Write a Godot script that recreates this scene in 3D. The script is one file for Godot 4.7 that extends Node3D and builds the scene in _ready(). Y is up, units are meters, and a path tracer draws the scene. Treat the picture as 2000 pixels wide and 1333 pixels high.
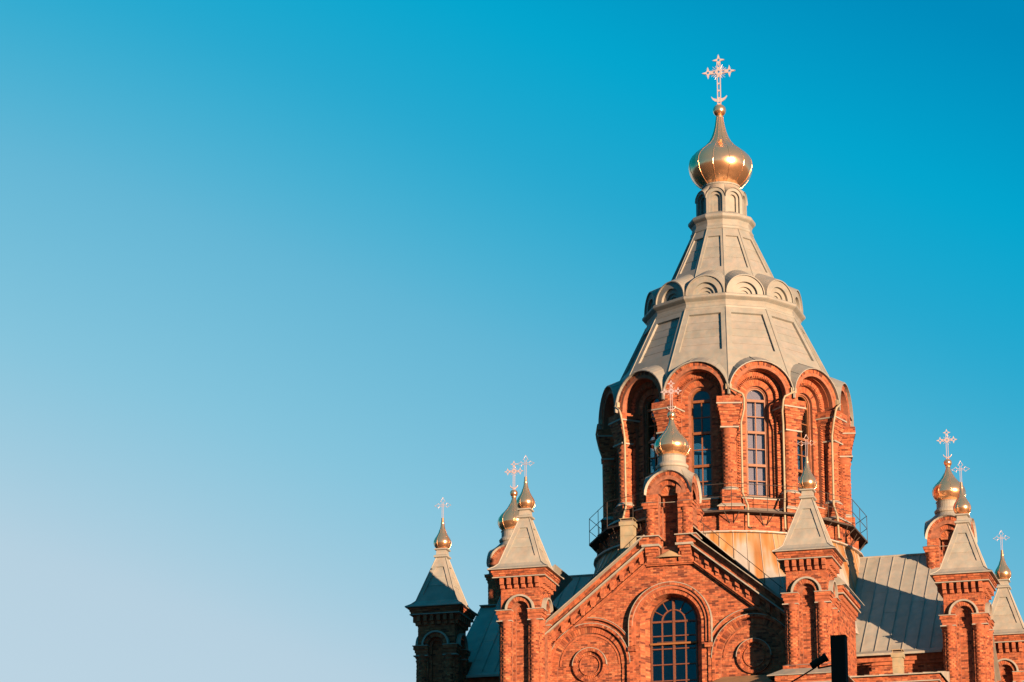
extends Node3D
# Brick cathedral with a twelve-sided domed tower, low evening sun from the right.
# World: x to the right along the front gable, y up (0 = eye height), z out of the front gable; the tower axis is x = z = 0.

var rng := RandomNumberGenerator.new()
var M := {}
var church: Node3D

const MORTAR := Color(0.27, 0.105, 0.055)
const SHEET := Color(0.275, 0.272, 0.252)
const DOME := Color(0.230, 0.232, 0.222)
const WHITE := Color(1, 1, 1)

# ------------------------------------------------------------------ mesh builder
class MB:
	var v := PackedVector3Array()
	var n := PackedVector3Array()
	var c := PackedColorArray()
	var uv := PackedVector2Array()
	var ix := PackedInt32Array()
	var T := Transform3D.IDENTITY
	var col := Color(1, 1, 1)

	func vert(p: Vector3, nn: Vector3, k: Color, t := Vector2.ZERO) -> void:
		v.append(T * p); n.append((T.basis * nn).normalized()); c.append(k); uv.append(t)

	func tri(a: Vector3, b: Vector3, d: Vector3, k = null) -> void:   # counter-clockwise seen from outside
		var nn := (b - a).cross(d - a)
		if nn.length_squared() < 1e-14:
			return
		nn = nn.normalized()
		var i := v.size()
		var kk: Color = col if k == null else k
		vert(a, nn, kk); vert(b, nn, kk); vert(d, nn, kk)
		ix.append(i); ix.append(i + 2); ix.append(i + 1)

	func quad(a: Vector3, b: Vector3, d: Vector3, e: Vector3, k = null) -> void:
		var nn := (d - a).cross(e - b)
		if nn.length_squared() < 1e-14:
			return
		nn = nn.normalized()
		var i := v.size()
		var kk: Color = col if k == null else k
		vert(a, nn, kk, Vector2(0, 1)); vert(b, nn, kk, Vector2(1, 1)); vert(d, nn, kk, Vector2(1, 0)); vert(e, nn, kk, Vector2(0, 0))
		ix.append(i); ix.append(i + 2); ix.append(i + 1); ix.append(i); ix.append(i + 3); ix.append(i + 2)

	func box(x0: float, x1: float, y0: float, y1: float, z0: float, z1: float, k = null) -> void:
		var p := [Vector3(x0, y0, z0), Vector3(x1, y0, z0), Vector3(x1, y1, z0), Vector3(x0, y1, z0), Vector3(x0, y0, z1), Vector3(x1, y0, z1), Vector3(x1, y1, z1), Vector3(x0, y1, z1)]
		quad(p[4], p[5], p[6], p[7], k); quad(p[1], p[0], p[3], p[2], k)
		quad(p[5], p[1], p[2], p[6], k); quad(p[0], p[4], p[7], p[3], k)
		quad(p[7], p[6], p[2], p[3], k); quad(p[0], p[1], p[5], p[4], k)

	func prism(poly: PackedVector2Array, z0: float, z1: float, k = null, back := false) -> void:   # outline in x, y; counter-clockwise
		var m := poly.size()
		var t := Geometry2D.triangulate_polygon(poly)
		for i in range(0, t.size(), 3):
			var a := poly[t[i]]; var b := poly[t[i + 1]]; var d := poly[t[i + 2]]
			if (b - a).cross(d - a) < 0:
				var s := b; b = d; d = s
			tri(Vector3(a.x, a.y, z1), Vector3(b.x, b.y, z1), Vector3(d.x, d.y, z1), k)
			if back:
				tri(Vector3(a.x, a.y, z0), Vector3(d.x, d.y, z0), Vector3(b.x, b.y, z0), k)
		for i in m:
			var a := poly[i]; var b := poly[(i + 1) % m]
			quad(Vector3(a.x, a.y, z0), Vector3(b.x, b.y, z0), Vector3(b.x, b.y, z1), Vector3(a.x, a.y, z1), k)

	func arch(cx: float, cy: float, r0: float, r1: float, a0: float, a1: float, z0: float, z1: float, seg: int, k = null, k_out = null) -> void:
		for i in seg:
			var s := a0 + (a1 - a0) * i / seg
			var t := a0 + (a1 - a0) * (i + 1) / seg
			var ds := Vector2(cos(s), sin(s)); var dt := Vector2(cos(t), sin(t))
			var o := Vector2(cx, cy)
			var p0 := o + ds * r0; var p1 := o + ds * r1; var q0 := o + dt * r0; var q1 := o + dt * r1
			quad(Vector3(p0.x, p0.y, z1), Vector3(p1.x, p1.y, z1), Vector3(q1.x, q1.y, z1), Vector3(q0.x, q0.y, z1), k)
			quad(Vector3(p1.x, p1.y, z1), Vector3(p1.x, p1.y, z0), Vector3(q1.x, q1.y, z0), Vector3(q1.x, q1.y, z1), k if k_out == null else k_out)
			if r0 > 0.001:
				quad(Vector3(p0.x, p0.y, z0), Vector3(p0.x, p0.y, z1), Vector3(q0.x, q0.y, z1), Vector3(q0.x, q0.y, z0), k)
			if i == 0 and a1 - a0 < 6.2:
				quad(Vector3(p0.x, p0.y, z0), Vector3(p1.x, p1.y, z0), Vector3(p1.x, p1.y, z1), Vector3(p0.x, p0.y, z1), k)
			if i == seg - 1 and a1 - a0 < 6.2:
				quad(Vector3(q1.x, q1.y, z0), Vector3(q0.x, q0.y, z0), Vector3(q0.x, q0.y, z1), Vector3(q1.x, q1.y, z1), k)

	# profile of (radius, height) turned about y; flat sides when smooth is false. phase = azimuth (from +z towards +x) of the first corner
	func lathe(pr: Array, seg: int, smooth := true, phase := 0.0, k = null, a0 := 0.0, a1 := TAU) -> void:
		var m := pr.size()
		var kk: Color = col if k == null else k
		for i in seg:
			var s := phase + a0 + (a1 - a0) * i / seg
			var t := phase + a0 + (a1 - a0) * (i + 1) / seg
			var ds := Vector3(sin(s), 0, cos(s)); var dt := Vector3(sin(t), 0, cos(t))
			for j in m - 1:
				var p: Vector2 = pr[j]; var q: Vector2 = pr[j + 1]
				if p.distance_to(q) < 1e-5:
					continue
				var a := ds * p.x + Vector3(0, p.y, 0); var b := dt * p.x + Vector3(0, p.y, 0)
				var d := dt * q.x + Vector3(0, q.y, 0); var e := ds * q.x + Vector3(0, q.y, 0)
				if not smooth:
					quad(a, b, d, e, kk)
				else:
					var np := pnormal(pr, j); var nq := pnormal(pr, j + 1)
					var u := v.size()
					vert(a, ds * np.x + Vector3(0, np.y, 0), kk, Vector2(float(i) / seg, 1 - float(j) / m)); vert(b, dt * np.x + Vector3(0, np.y, 0), kk, Vector2(float(i + 1) / seg, 1 - float(j) / m))
					vert(d, dt * nq.x + Vector3(0, nq.y, 0), kk, Vector2(float(i + 1) / seg, 1 - float(j + 1) / m)); vert(e, ds * nq.x + Vector3(0, nq.y, 0), kk, Vector2(float(i) / seg, 1 - float(j + 1) / m))
					ix.append(u); ix.append(u + 2); ix.append(u + 1); ix.append(u); ix.append(u + 3); ix.append(u + 2)

	func pnormal(pr: Array, j: int) -> Vector2:
		var a: Vector2 = pr[max(j - 1, 0)]; var b: Vector2 = pr[min(j + 1, pr.size() - 1)]
		var d := b - a
		return Vector2(d.y, -d.x).normalized()

	func tube(path: Array, r: float, seg := 6, k = null) -> void:
		var kk: Color = col if k == null else k
		for i in path.size() - 1:
			var a: Vector3 = path[i]; var b: Vector3 = path[i + 1]
			var w := (b - a).normalized()
			var u := w.cross(Vector3(0.31, 0.9, 0.17)).normalized() if absf(w.y) < 0.9 else w.cross(Vector3(1, 0, 0.2)).normalized()
			var x := w.cross(u)
			a -= w * r * 0.3; b += w * r * 0.3
			for j in seg:
				var s := TAU * j / seg; var t := TAU * (j + 1) / seg
				var ds := u * cos(s) + x * sin(s); var dt := u * cos(t) + x * sin(t)
				var q := v.size()
				vert(a + ds * r, ds, kk); vert(a + dt * r, dt, kk); vert(b + dt * r, dt, kk); vert(b + ds * r, ds, kk)
				ix.append(q); ix.append(q + 2); ix.append(q + 1); ix.append(q); ix.append(q + 3); ix.append(q + 2)

	func mesh(mat: Material) -> ArrayMesh:
		var arr := []
		arr.resize(Mesh.ARRAY_MAX)
		arr[Mesh.ARRAY_VERTEX] = v; arr[Mesh.ARRAY_NORMAL] = n; arr[Mesh.ARRAY_COLOR] = c; arr[Mesh.ARRAY_TEX_UV] = uv; arr[Mesh.ARRAY_INDEX] = ix
		var am := ArrayMesh.new()
		am.add_surface_from_arrays(Mesh.PRIMITIVE_TRIANGLES, arr)
		am.surface_set_material(0, mat)
		return am

func mb(k := Color(1, 1, 1)) -> MB:
	var m := MB.new()
	m.col = k
	return m

func put(m: MB, called: String, mat: String, parent: Node3D, kind := "") -> MeshInstance3D:
	var o := MeshInstance3D.new()
	o.name = called
	o.mesh = m.mesh(M[mat])
	o.cast_shadow = GeometryInstance3D.SHADOW_CASTING_SETTING_ON
	if kind:
		o.set_meta("kind", kind)
	parent.add_child(o, true)
	return o

func copy_mesh(src: MeshInstance3D, at: Transform3D, parent: Node3D) -> MeshInstance3D:
	var o := MeshInstance3D.new()
	o.name = src.name.rstrip("0123456789")
	o.mesh = src.mesh
	o.transform = at
	parent.add_child(o, true)
	return o

func part(called: String, parent: Node3D, label := "") -> Node3D:
	var o := Node3D.new()
	o.name = called
	parent.add_child(o, true)
	if label:
		o.set_meta("label", label)
	return o

func dup(src: Node3D, t: Transform3D, label := "") -> Node3D:
	var o: Node3D = src.duplicate()
	o.name = src.name
	src.get_parent().add_child(o, true)
	o.transform = t
	if label:
		o.set_meta("label", label)
	return o

func roty(deg: float, at := Vector3.ZERO) -> Transform3D:
	return Transform3D(Basis(Vector3.UP, deg_to_rad(deg)), Vector3.ZERO).translated(at)

# ------------------------------------------------------------------ brickwork
func bcol() -> Color:
	var r := rng.randf()
	var s := rng.randf_range(0.82, 1.16)
	if r < 0.13:
		return Color(0.13, 0.031, 0.013) * s
	if r < 0.34:
		return Color(0.40, 0.140, 0.060) * s
	if r < 0.46:
		return Color(0.24, 0.062, 0.025) * s
	return Color(0.345, 0.096, 0.036) * s

func brick(m: MB, a: Vector3, b: Vector3, d: Vector3, e: Vector3, out: Vector3) -> void:   # a b d e: counter-clockwise corners on the wall
	var k := bcol()
	var A := a + out; var B := b + out; var D := d + out; var E2 := e + out
	m.quad(A, B, D, E2, k)
	m.quad(a, b, B, A, k); m.quad(b, d, D, B, k); m.quad(d, e, E2, D, k); m.quad(e, a, A, E2, k)

func brick_rect(m: MB, o: Vector3, u: Vector3, w: float, h: float, inside = null, vdir := Vector3.UP, ch := 0.07, bl := 0.225) -> void:
	var rows := maxi(1, roundi(h / ch))
	var rh := h / rows
	var nn := u.cross(vdir).normalized()
	var j := 0.007
	for r in rows:
		var y0 := r * rh + j; var y1 := (r + 1) * rh - j
		var x := -(bl * 0.5 if r % 2 else 0.0)
		while x < w - 0.02:
			var x0 := maxf(x + j, 0.0); var x1 := minf(x + bl - j, w)
			x += bl
			if x1 - x0 < 0.03:
				continue
			if inside != null and not inside.call((x0 + x1) * 0.5, (y0 + y1) * 0.5):
				continue
			brick(m, o + u * x0 + vdir * y0, o + u * x1 + vdir * y0, o + u * x1 + vdir * y1, o + u * x0 + vdir * y1, nn * rng.randf_range(0.006, 0.014))

func brick_sides(m: MB, x0: float, x1: float, y0: float, y1: float, z0: float, z1: float, sides := "frlb") -> void:
	if "f" in sides: brick_rect(m, Vector3(x0, y0, z1), Vector3.RIGHT, x1 - x0, y1 - y0)
	if "r" in sides: brick_rect(m, Vector3(x1, y0, z1), Vector3.FORWARD, z1 - z0, y1 - y0)
	if "l" in sides: brick_rect(m, Vector3(x0, y0, z0), Vector3.BACK, z1 - z0, y1 - y0)
	if "b" in sides: brick_rect(m, Vector3(x1, y0, z0), Vector3.LEFT, x1 - x0, y1 - y0)

func voussoirs(m: MB, cx: float, cy: float, r0: float, r1: float, a0: float, a1: float, z: float, w := 0.085) -> void:
	var cnt := maxi(3, roundi((a1 - a0) * (r0 + r1) * 0.5 / w))
	for i in cnt:
		var g := 0.007 / ((r0 + r1) * 0.5)
		var s := a0 + (a1 - a0) * i / cnt + g; var t := a0 + (a1 - a0) * (i + 1) / cnt - g
		var ds := Vector3(cos(s), sin(s), 0); var dt := Vector3(cos(t), sin(t), 0)
		var o := Vector3(cx, cy, z)
		brick(m, o + ds * (r0 + 0.006), o + ds * (r1 - 0.006), o + dt * (r1 - 0.006), o + dt * (r0 + 0.006), Vector3(0, 0, rng.randf_range(0.006, 0.016)))

func brick_column(m: MB, cx: float, cz: float, r: float, y0: float, y1: float, a0 := -2.2, a1 := 2.2) -> void:
	var rows := roundi((y1 - y0) / 0.07)
	var rh := (y1 - y0) / rows
	var cnt := maxi(4, roundi((a1 - a0) * r / 0.2))
	for j in rows:
		for i in cnt:
			var off := 0.5 if j % 2 else 0.0
			var s := a0 + (a1 - a0) * (i + off) / cnt + 0.006 / r; var t := a0 + (a1 - a0) * (i + 1 + off) / cnt - 0.006 / r
			var ds := Vector3(sin(s), 0, cos(s)); var dt := Vector3(sin(t), 0, cos(t))
			var o := Vector3(cx, y0 + j * rh + 0.006, cz); var up := Vector3(0, rh - 0.012, 0)
			var md := (ds + dt).normalized()
			brick(m, o + ds * r * 0.99, o + dt * r * 0.99, o + dt * r * 0.99 + up, o + ds * r * 0.99 + up, md * rng.randf_range(0.012, 0.02))

func arch_outline(half: float, y0: float, cy: float, seg := 16) -> PackedVector2Array:   # opening outline from lower left, over the arch, to lower right
	var p := PackedVector2Array([Vector2(-half, y0)])
	for i in seg + 1:
		var a := PI - PI * i / seg
		p.append(Vector2(cos(a) * half, cy + sin(a) * half))
	p.append(Vector2(half, y0))
	return p

func u_shape(half_out: float, half_in: float, y0: float, cy: float, seg := 20) -> PackedVector2Array:   # wall strip round an arched opening, counter-clockwise
	var p := PackedVector2Array()
	p.append(Vector2(half_in, y0)); p.append(Vector2(half_out, y0))
	for i in seg + 1:
		var a := PI * i / seg
		p.append(Vector2(cos(a) * half_out, cy + sin(a) * half_out))
	p.append(Vector2(-half_out, y0)); p.append(Vector2(-half_in, y0))
	for i in seg + 1:
		var a := PI - PI * i / seg
		p.append(Vector2(cos(a) * half_in, cy + sin(a) * half_in))
	return p

# a sloping sheet-metal face with a sunk panel: corners bl br tr tl counter-clockwise; returns the panel's corners
func sunk_face(m: MB, bl: Vector3, br: Vector3, tr: Vector3, tl: Vector3, t0: float, t1: float, side: float, depth: float) -> Array:
	var nn := (br - bl).cross(tl - bl).normalized()
	var eu := (br - bl).normalized()
	var L0 := bl.lerp(tl, t0); var R0 := br.lerp(tr, t0); var L1 := bl.lerp(tl, t1); var R1 := br.lerp(tr, t1)
	var a := L0 + eu * side; var b := R0 - eu * side; var d := R1 - eu * side; var e := L1 + eu * side
	m.quad(bl, br, R0, L0); m.quad(L1, R1, tr, tl)
	m.quad(L0, a, e, L1); m.quad(b, R0, R1, d)
	var q := -nn * depth
	m.quad(a, b, b + q, a + q); m.quad(b, d, d + q, b + q); m.quad(d, e, e + q, d + q); m.quad(e, a, a + q, e + q)
	return [a + q, b + q, d + q, e + q]

func sheet_rows(m: MB, c: Array, rows: int) -> void:   # lapped sheets filling a sunk panel
	var nn: Vector3 = (c[1] - c[0]).cross(c[3] - c[0]).normalized()
	for r in rows:
		var t0 := float(r) / rows; var t1 := float(r + 1) / rows
		var s := rng.randf_range(0.93, 1.06)
		var k := Color(m.col.r * s, m.col.g * s, m.col.b * s)
		var a: Vector3 = c[0].lerp(c[3], t0); var b: Vector3 = c[1].lerp(c[2], t0); var d: Vector3 = c[1].lerp(c[2], t1); var e: Vector3 = c[0].lerp(c[3], t1)
		m.quad(a + nn * 0.012, b + nn * 0.012, d + nn * 0.001, e + nn * 0.001, k)
		m.quad(a, b, b + nn * 0.012, a + nn * 0.012, k)

# roof sheet lofted from a ring of arches up to a round neck
func hood_loft(m: MB, sides: int, apo: float, r: float, cy: float, top_r: float, top_y: float, phase: float, bulge: float) -> void:
	var per := 16
	var rings := 8
	var rows := []
	for k in rings + 1:
		var t := float(k) / rings
		var row := []
		for f in sides:
			var az := phase + TAU * f / sides
			var o := Vector3(sin(az), 0, cos(az)); var x := Vector3(cos(az), 0, -sin(az))
			for i in per:
				var b := PI - PI * i / per
				var p := o * apo + x * cos(b) * r + Vector3(0, cy + sin(b) * r, 0)
				var ang := atan2(p.x, p.z)
				var q := Vector3(sin(ang) * top_r, top_y, cos(ang) * top_r)
				var h := lerpf(t, t * t, bulge)              # height lags behind the radius: concave flank
				var w := p.lerp(q, t)
				w.y = lerpf(p.y, q.y, h)
				row.append(w)
		rows.append(row)
	var cnt := sides * per
	for k in rings:
		for i in cnt:
			var j := (i + 1) % cnt
			m.quad(rows[k][i], rows[k][j], rows[k + 1][j], rows[k + 1][i])
	for i in cnt:   # rolled front edge
		var j := (i + 1) % cnt
		var a: Vector3 = rows[0][i]; var b: Vector3 = rows[0][j]
		var ia := Vector3(a.x, 0, a.z).normalized() * 0.1; var ib := Vector3(b.x, 0, b.z).normalized() * 0.1
		m.quad(a - ia - Vector3(0, 0.03, 0), b - ib - Vector3(0, 0.03, 0), b, a)

# ------------------------------------------------------------------ crosses (in the x-y plane, base at the origin)
func star_end(m: MB, o: Vector3, r: float, hole: float, th: float, waist := 0.36) -> void:   # four-pointed open end
	var seg := 32
	for i in seg:
		var pts := []
		for q in 2:
			var a := TAU * (i + q) / seg
			var f := absf(fposmod(a, PI / 2) - PI / 4) / (PI / 4)          # 1 on a point, 0 between two
			var ro := lerpf(r * waist, r, pow(f, 2.6))
			pts.append(o + Vector3(cos(a) * hole, sin(a) * hole, 0)); pts.append(o + Vector3(cos(a) * ro, sin(a) * ro, 0))
		var z := Vector3(0, 0, th)
		m.quad(pts[0] + z, pts[1] + z, pts[3] + z, pts[2] + z); m.quad(pts[1] - z, pts[0] - z, pts[2] - z, pts[3] - z)
		m.quad(pts[1] + z, pts[1] - z, pts[3] - z, pts[3] + z); m.quad(pts[0] - z, pts[0] + z, pts[2] + z, pts[2] - z)

func big_cross(parent: Node3D, at: Vector3, s: float, rich: bool) -> Node3D:
	var root := part("cross", parent)
	root.position = at
	root.scale = Vector3.ONE * s
	var m := mb()
	# heights: arms at 1.42, top 2.2
	for q in [-1, 1]:
		m.box(q * 0.06 - 0.015, q * 0.06 + 0.015, 0.0, 1.86, -0.03, 0.03)
		m.box(-0.46, 0.46, 1.42 + q * 0.06 - 0.015, 1.42 + q * 0.06 + 0.015, -0.026, 0.026)
	for y in [0.05, 0.30, 0.62, 0.92, 1.24, 1.60]:
		m.box(-0.043, 0.043, y - 0.035, y + 0.035, -0.022, 0.022)
	for x in [-0.27, 0.27]:
		m.box(x - 0.03, x + 0.03, 1.377, 1.463, -0.02, 0.02)
	put(m, "shaft", "pale_gold", root)
	for e in [Vector3(0, 1.93, 0), Vector3(-0.44, 1.42, 0), Vector3(0.44, 1.42, 0)]:
		var w := mb()
		star_end(w, e, 0.25, 0.055, 0.03, 0.34)
		put(w, "finial", "pale_gold", root)
	var c := mb()
	star_end(c, Vector3(0, 1.42, 0), 0.15, 0.05, 0.042, 0.9)
	put(c, "boss", "pale_gold", root)
	if rich:
		var rays := mb()
		for i in 20:
			var a := TAU * (i + 0.5) / 20
			if absf(fposmod(a, PI / 2) - PI / 4) > PI / 4 * 0.72:
				continue
			var d := Vector3(cos(a), sin(a), 0)
			rays.tube([Vector3(0, 1.42, 0) + d * 0.12, Vector3(0, 1.42, 0) + d * (0.34 if i % 2 else 0.29)], 0.010, 5)
		put(rays, "rays", "pale_gold", root)
	var cr := mb()
	var seg := 20
	for i in seg:                                                   # crescent
		var pp := []
		for q in 2:
			var a := PI + 0.25 + (PI - 0.5) * (i + q) / seg
			var w := 0.10 * sin((a - PI - 0.25) / (PI - 0.5) * PI) + 0.012
			pp.append(Vector3(cos(a) * 0.33, 0.46 + sin(a) * 0.33, 0)); pp.append(Vector3(cos(a) * (0.33 - w), 0.46 + sin(a) * (0.33 - w) + w * 0.2, 0))
		var z := Vector3(0, 0, 0.02)
		cr.quad(pp[0] + z, pp[2] + z, pp[3] + z, pp[1] + z); cr.quad(pp[2] - z, pp[0] - z, pp[1] - z, pp[3] - z)
		cr.quad(pp[0] - z, pp[2] - z, pp[2] + z, pp[0] + z); cr.quad(pp[3] - z, pp[1] - z, pp[1] + z, pp[3] + z)
	put(cr, "crescent", "pale_gold", root)
	return root

func small_cross_mesh() -> MB:   # outlined cross of thin rails with open pointed ends; arms at 0.53, top 0.84
	var m := mb()
	var t := 0.0075
	for q in [-1, 1]:
		m.box(q * 0.028 - t, q * 0.028 + t, 0.0, 0.66, -t, t)
		m.box(-0.15, 0.15, 0.53 + q * 0.028 - t, 0.53 + q * 0.028 + t, -t, t)
	for e in [[Vector3(0, 0.66, 0), Vector3.UP, Vector3.RIGHT], [Vector3(-0.14, 0.53, 0), Vector3.LEFT, Vector3.UP], [Vector3(0.14, 0.53, 0), Vector3.RIGHT, Vector3.UP]]:
		var o: Vector3 = e[0]; var d: Vector3 = e[1]; var s: Vector3 = e[2]
		for q in [-1, 1]:
			m.tube([o + s * 0.028 * q, o + s * 0.095 * q + d * 0.03, o + s * 0.05 * q + d * 0.085, o + d * 0.19], t * 1.05, 5)
	return m

# ------------------------------------------------------------------ turret (origin on its axis; heights in the world)
func make_turret(parent: Node3D, label: String) -> Node3D:
	var t := part("turret", parent, label)
	var core := mb(MORTAR)
	var br := mb()
	var fl := mb(SHEET)
	var S := 0.72; var nh := 0.31; var cy := 24.21; var Y0 := 19.6
	core.box(-0.5, 0.5, Y0, 25.0, -0.5, 0.5)
	core.box(-S - 0.06, S + 0.06, 8.0, Y0, -S - 0.06, S + 0.06)
	brick_sides(br, -S - 0.06, S + 0.06, 14.0, Y0, -S - 0.06, S + 0.06)
	core.box(-S, S, 24.95, 25.42, -S, S)
	for f in 4:
		var R := roty(90.0 * f)
		core.T = R; br.T = R; fl.T = R
		core.box(nh, S, Y0, 24.95, nh, S)                                        # corner post
		brick_rect(br, Vector3(nh, Y0, S), Vector3.RIGHT, S - nh, 4.6)
		brick_rect(br, Vector3(-S, Y0, S), Vector3.RIGHT, S - nh, 4.6)
		for q in [-1, 1]:                                                       # inner order of the niche
			core.box(minf(q * 0.2, q * nh), maxf(q * 0.2, q * nh), Y0, cy, 0.5, 0.6)
			brick_rect(br, Vector3(-nh if q < 0 else 0.2, Y0, 0.6), Vector3.RIGHT, nh - 0.2, cy - Y0, null, Vector3.UP, 0.08, 0.11)
		brick_rect(br, Vector3(-0.2, Y0, 0.5), Vector3.RIGHT, 0.4, cy + 0.2 - Y0)
		core.arch(0, cy, 0.2, nh, 0, PI, 0.5, 0.6, 12)
		var sp := PackedVector2Array([Vector2(nh, 24.95), Vector2(-nh, 24.95)])  # spandrel over the niche
		for i in 13:
			var a := PI - PI * i / 12
			sp.append(Vector2(cos(a) * nh, cy + sin(a) * nh))
		core.prism(sp, 0.5, S)
		brick_rect(br, Vector3(-S, cy, S), Vector3.RIGHT, 2 * S, 24.95 - cy, func(x, y): return Vector2(x - S, y).length() > 0.47)
		core.arch(0, cy, nh, 0.47, 0, PI, S - 0.1, S + 0.07, 16)
		voussoirs(br, 0, cy, nh, 0.47, 0, PI, S + 0.07, 0.075)
		fl.arch(0, cy, 0.47, 0.535, 0, PI, S, S + 0.17, 18)                      # hood mould
		for q in [-1, 1]:
			brick_column(br, q * 0.52, 0.66, 0.165, 21.55, 23.62, -1.75, 1.75)
			core.T = R * Transform3D(Basis.IDENTITY, Vector3(q * 0.52, 0, 0.66))
			core.lathe([Vector2(0.163, 21.4), Vector2(0.163, 23.6), Vector2(0.2, 23.63), Vector2(0.2, 23.68), Vector2(0.17, 23.7), Vector2(0.24, 23.82)], 16, true, 0, Color(0.320, 0.099, 0.044))
			core.lathe([Vector2(0.25, 21.3), Vector2(0.25, 21.45), Vector2(0.2, 21.55), Vector2(0.16, 21.6)], 16, true, 0, Color(0.320, 0.099, 0.044))
			core.T = R
		# impost blocks on the corner with sheet lips
		core.box(0.30, 0.79, 23.83, 23.93, 0.30, 0.79, Color(0.320, 0.095, 0.044)); core.box(0.30, 0.82, 23.93, 24.04, 0.30, 0.82, Color(0.360, 0.107, 0.044)); core.box(0.30, 0.86, 24.04, 24.18, 0.30, 0.86, Color(0.320, 0.095, 0.040))
		brick_sides(br, 0.30, 0.86, 24.05, 24.17, 0.30, 0.86, "fr")
		fl.box(0.29, 0.86, 23.79, 23.83, 0.29, 0.86); fl.box(0.29, 0.90, 24.18, 24.205, 0.29, 0.90)
		brick_rect(br, Vector3(-S, 24.95, S), Vector3.RIGHT, 2 * S, 0.10)
		# cornice mouldings
		core.box(-0.95, 0.95, 25.42, 25.50, S - 0.01, 0.95, Color(0.336, 0.099, 0.040)) if f % 2 == 0 else core.box(-0.7, 0.7, 25.42, 25.50, S - 0.01, 0.95, Color(0.336, 0.099, 0.040))
		for i in 3:
			var h := 0.955 + i * 0.03
			brick_rect(br, Vector3(-h, 25.42 + i * 0.068, h - 0.006), Vector3.RIGHT, 2 * h, 0.066, null, Vector3.UP, 0.066, 0.24)
	core.T = Transform3D.IDENTITY; br.T = core.T; fl.T = core.T
	core.lathe([Vector2(0.72, 25.40), Vector2(0.95, 25.405), Vector2(0.95, 25.48), Vector2(0.98, 25.485), Vector2(0.98, 25.55), Vector2(1.01, 25.555), Vector2(1.01, 25.63)].map(func(p): return Vector2(p.x * sqrt(2.0), p.y)), 4, false, PI / 4, Color(0.328, 0.099, 0.040))
	fl.lathe([Vector2(0.72, 25.365), Vector2(0.985, 25.365), Vector2(0.985, 25.402), Vector2(0.72, 25.402)].map(func(p): return Vector2(p.x * sqrt(2.0), p.y)), 4, false, PI / 4)
	put(core, "shaft", "brick", t)
	put(br, "bricks", "brick", t, "stuff")
	put(fl, "flashing", "sheet", t, "stuff")
	var cb := mb(Color(0.336, 0.103, 0.044))                                        # stepped corbel
	cb.box(-0.065, 0.065, 25.13, 25.365, S - 0.01, 0.93); cb.box(-0.066, 0.066, 25.0, 25.13, S - 0.01, 0.83, Color(0.368, 0.120, 0.053)); cb.box(-0.067, 0.067, 25.20, 25.215, S, 0.934, MORTAR)
	var first: MeshInstance3D = null
	for f in 4:
		for i in 6:
			var at := roty(90.0 * f) * Transform3D(Basis.IDENTITY, Vector3(-0.655 + i * 0.262, 0, 0))
			if first == null:
				first = put(cb, "corbel", "brick", t)
				first.transform = at
			else:
				copy_mesh(first, at, t)
	# sheet spire with a sunk panel on each flank
	var sp2 := mb(SHEET)
	var r2 := sqrt(2.0)
	sp2.lathe([Vector2(0.98 * r2, 25.64), Vector2(1.13 * r2, 25.645), Vector2(1.13 * r2, 25.675), Vector2(0.94 * r2, 25.78), Vector2(0.80 * r2, 25.92)], 4, false, PI / 4)
	var pan := mb(SHEET)
	for f in 4:
		sp2.T = roty(90.0 * f); pan.T = sp2.T
		var c := sunk_face(sp2, Vector3(-0.80, 25.92, 0.80), Vector3(0.80, 25.92, 0.80), Vector3(0.185, 27.72, 0.185), Vector3(-0.185, 27.72, 0.185), 0.14, 0.78, 0.17, 0.045)
		if f == 0:
			sheet_rows(pan, c, 3)
	for q in 4:                                                                  # hip rolls
		sp2.T = roty(90.0 * q)
		sp2.tube([Vector3(1.12, 25.675, 1.12), Vector3(0.94, 25.785, 0.94), Vector3(0.80, 25.925, 0.80), Vector3(0.185, 27.73, 0.185)], 0.022, 6)
	sp2.T = Transform3D.IDENTITY
	put(sp2, "spire", "sheet", t)
	pan.T = Transform3D.IDENTITY
	var p0: MeshInstance3D = put(pan, "panel", "sheet", t)
	for f in 3:
		copy_mesh(p0, roty(90.0 * (f + 1)), t)
	var nk := mb(SHEET)
	nk.lathe([Vector2(0.2, 27.70), Vector2(0.27, 27.73), Vector2(0.27, 27.79), Vector2(0.2, 27.83), Vector2(0.185, 28.0), Vector2(0.25, 28.02), Vector2(0.25, 28.07), Vector2(0.13, 28.075)].map(func(p): return Vector2(p.x * r2, p.y)), 4, false, PI / 4)
	put(nk, "neck", "sheet", t)
	var on := mb()
	on.lathe([Vector2(0.15, 28.06), Vector2(0.235, 28.10), Vector2(0.30, 28.18), Vector2(0.335, 28.29), Vector2(0.33, 28.38), Vector2(0.29, 28.48), Vector2(0.22, 28.59), Vector2(0.155, 28.71), Vector2(0.11, 28.85), Vector2(0.08, 28.98), Vector2(0.062, 29.12), Vector2(0.05, 29.3)], 36)
	on.lathe([Vector2(0.045, 29.06), Vector2(0.075, 29.07), Vector2(0.075, 29.10), Vector2(0.045, 29.11)], 16, false)
	put(on, "onion_dome", "gold", t)
	var ribs := mb()
	for i in 8:
		var a := TAU * (i + 0.5) / 8
		ribs.tube([Vector2(0.235, 28.10), Vector2(0.30, 28.18), Vector2(0.335, 28.29), Vector2(0.33, 28.38), Vector2(0.29, 28.48), Vector2(0.22, 28.59), Vector2(0.155, 28.71), Vector2(0.11, 28.85)].map(func(p): return Vector3(sin(a) * p.x, p.y, cos(a) * p.x)), 0.008, 5)
	put(ribs, "ribs", "gold", t, "stuff")
	var cr := small_cross_mesh()
	cr.T = Transform3D(Basis.IDENTITY, Vector3(0, 29.27, 0))
	var cm := mb()
	cm = small_cross_mesh()
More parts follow.
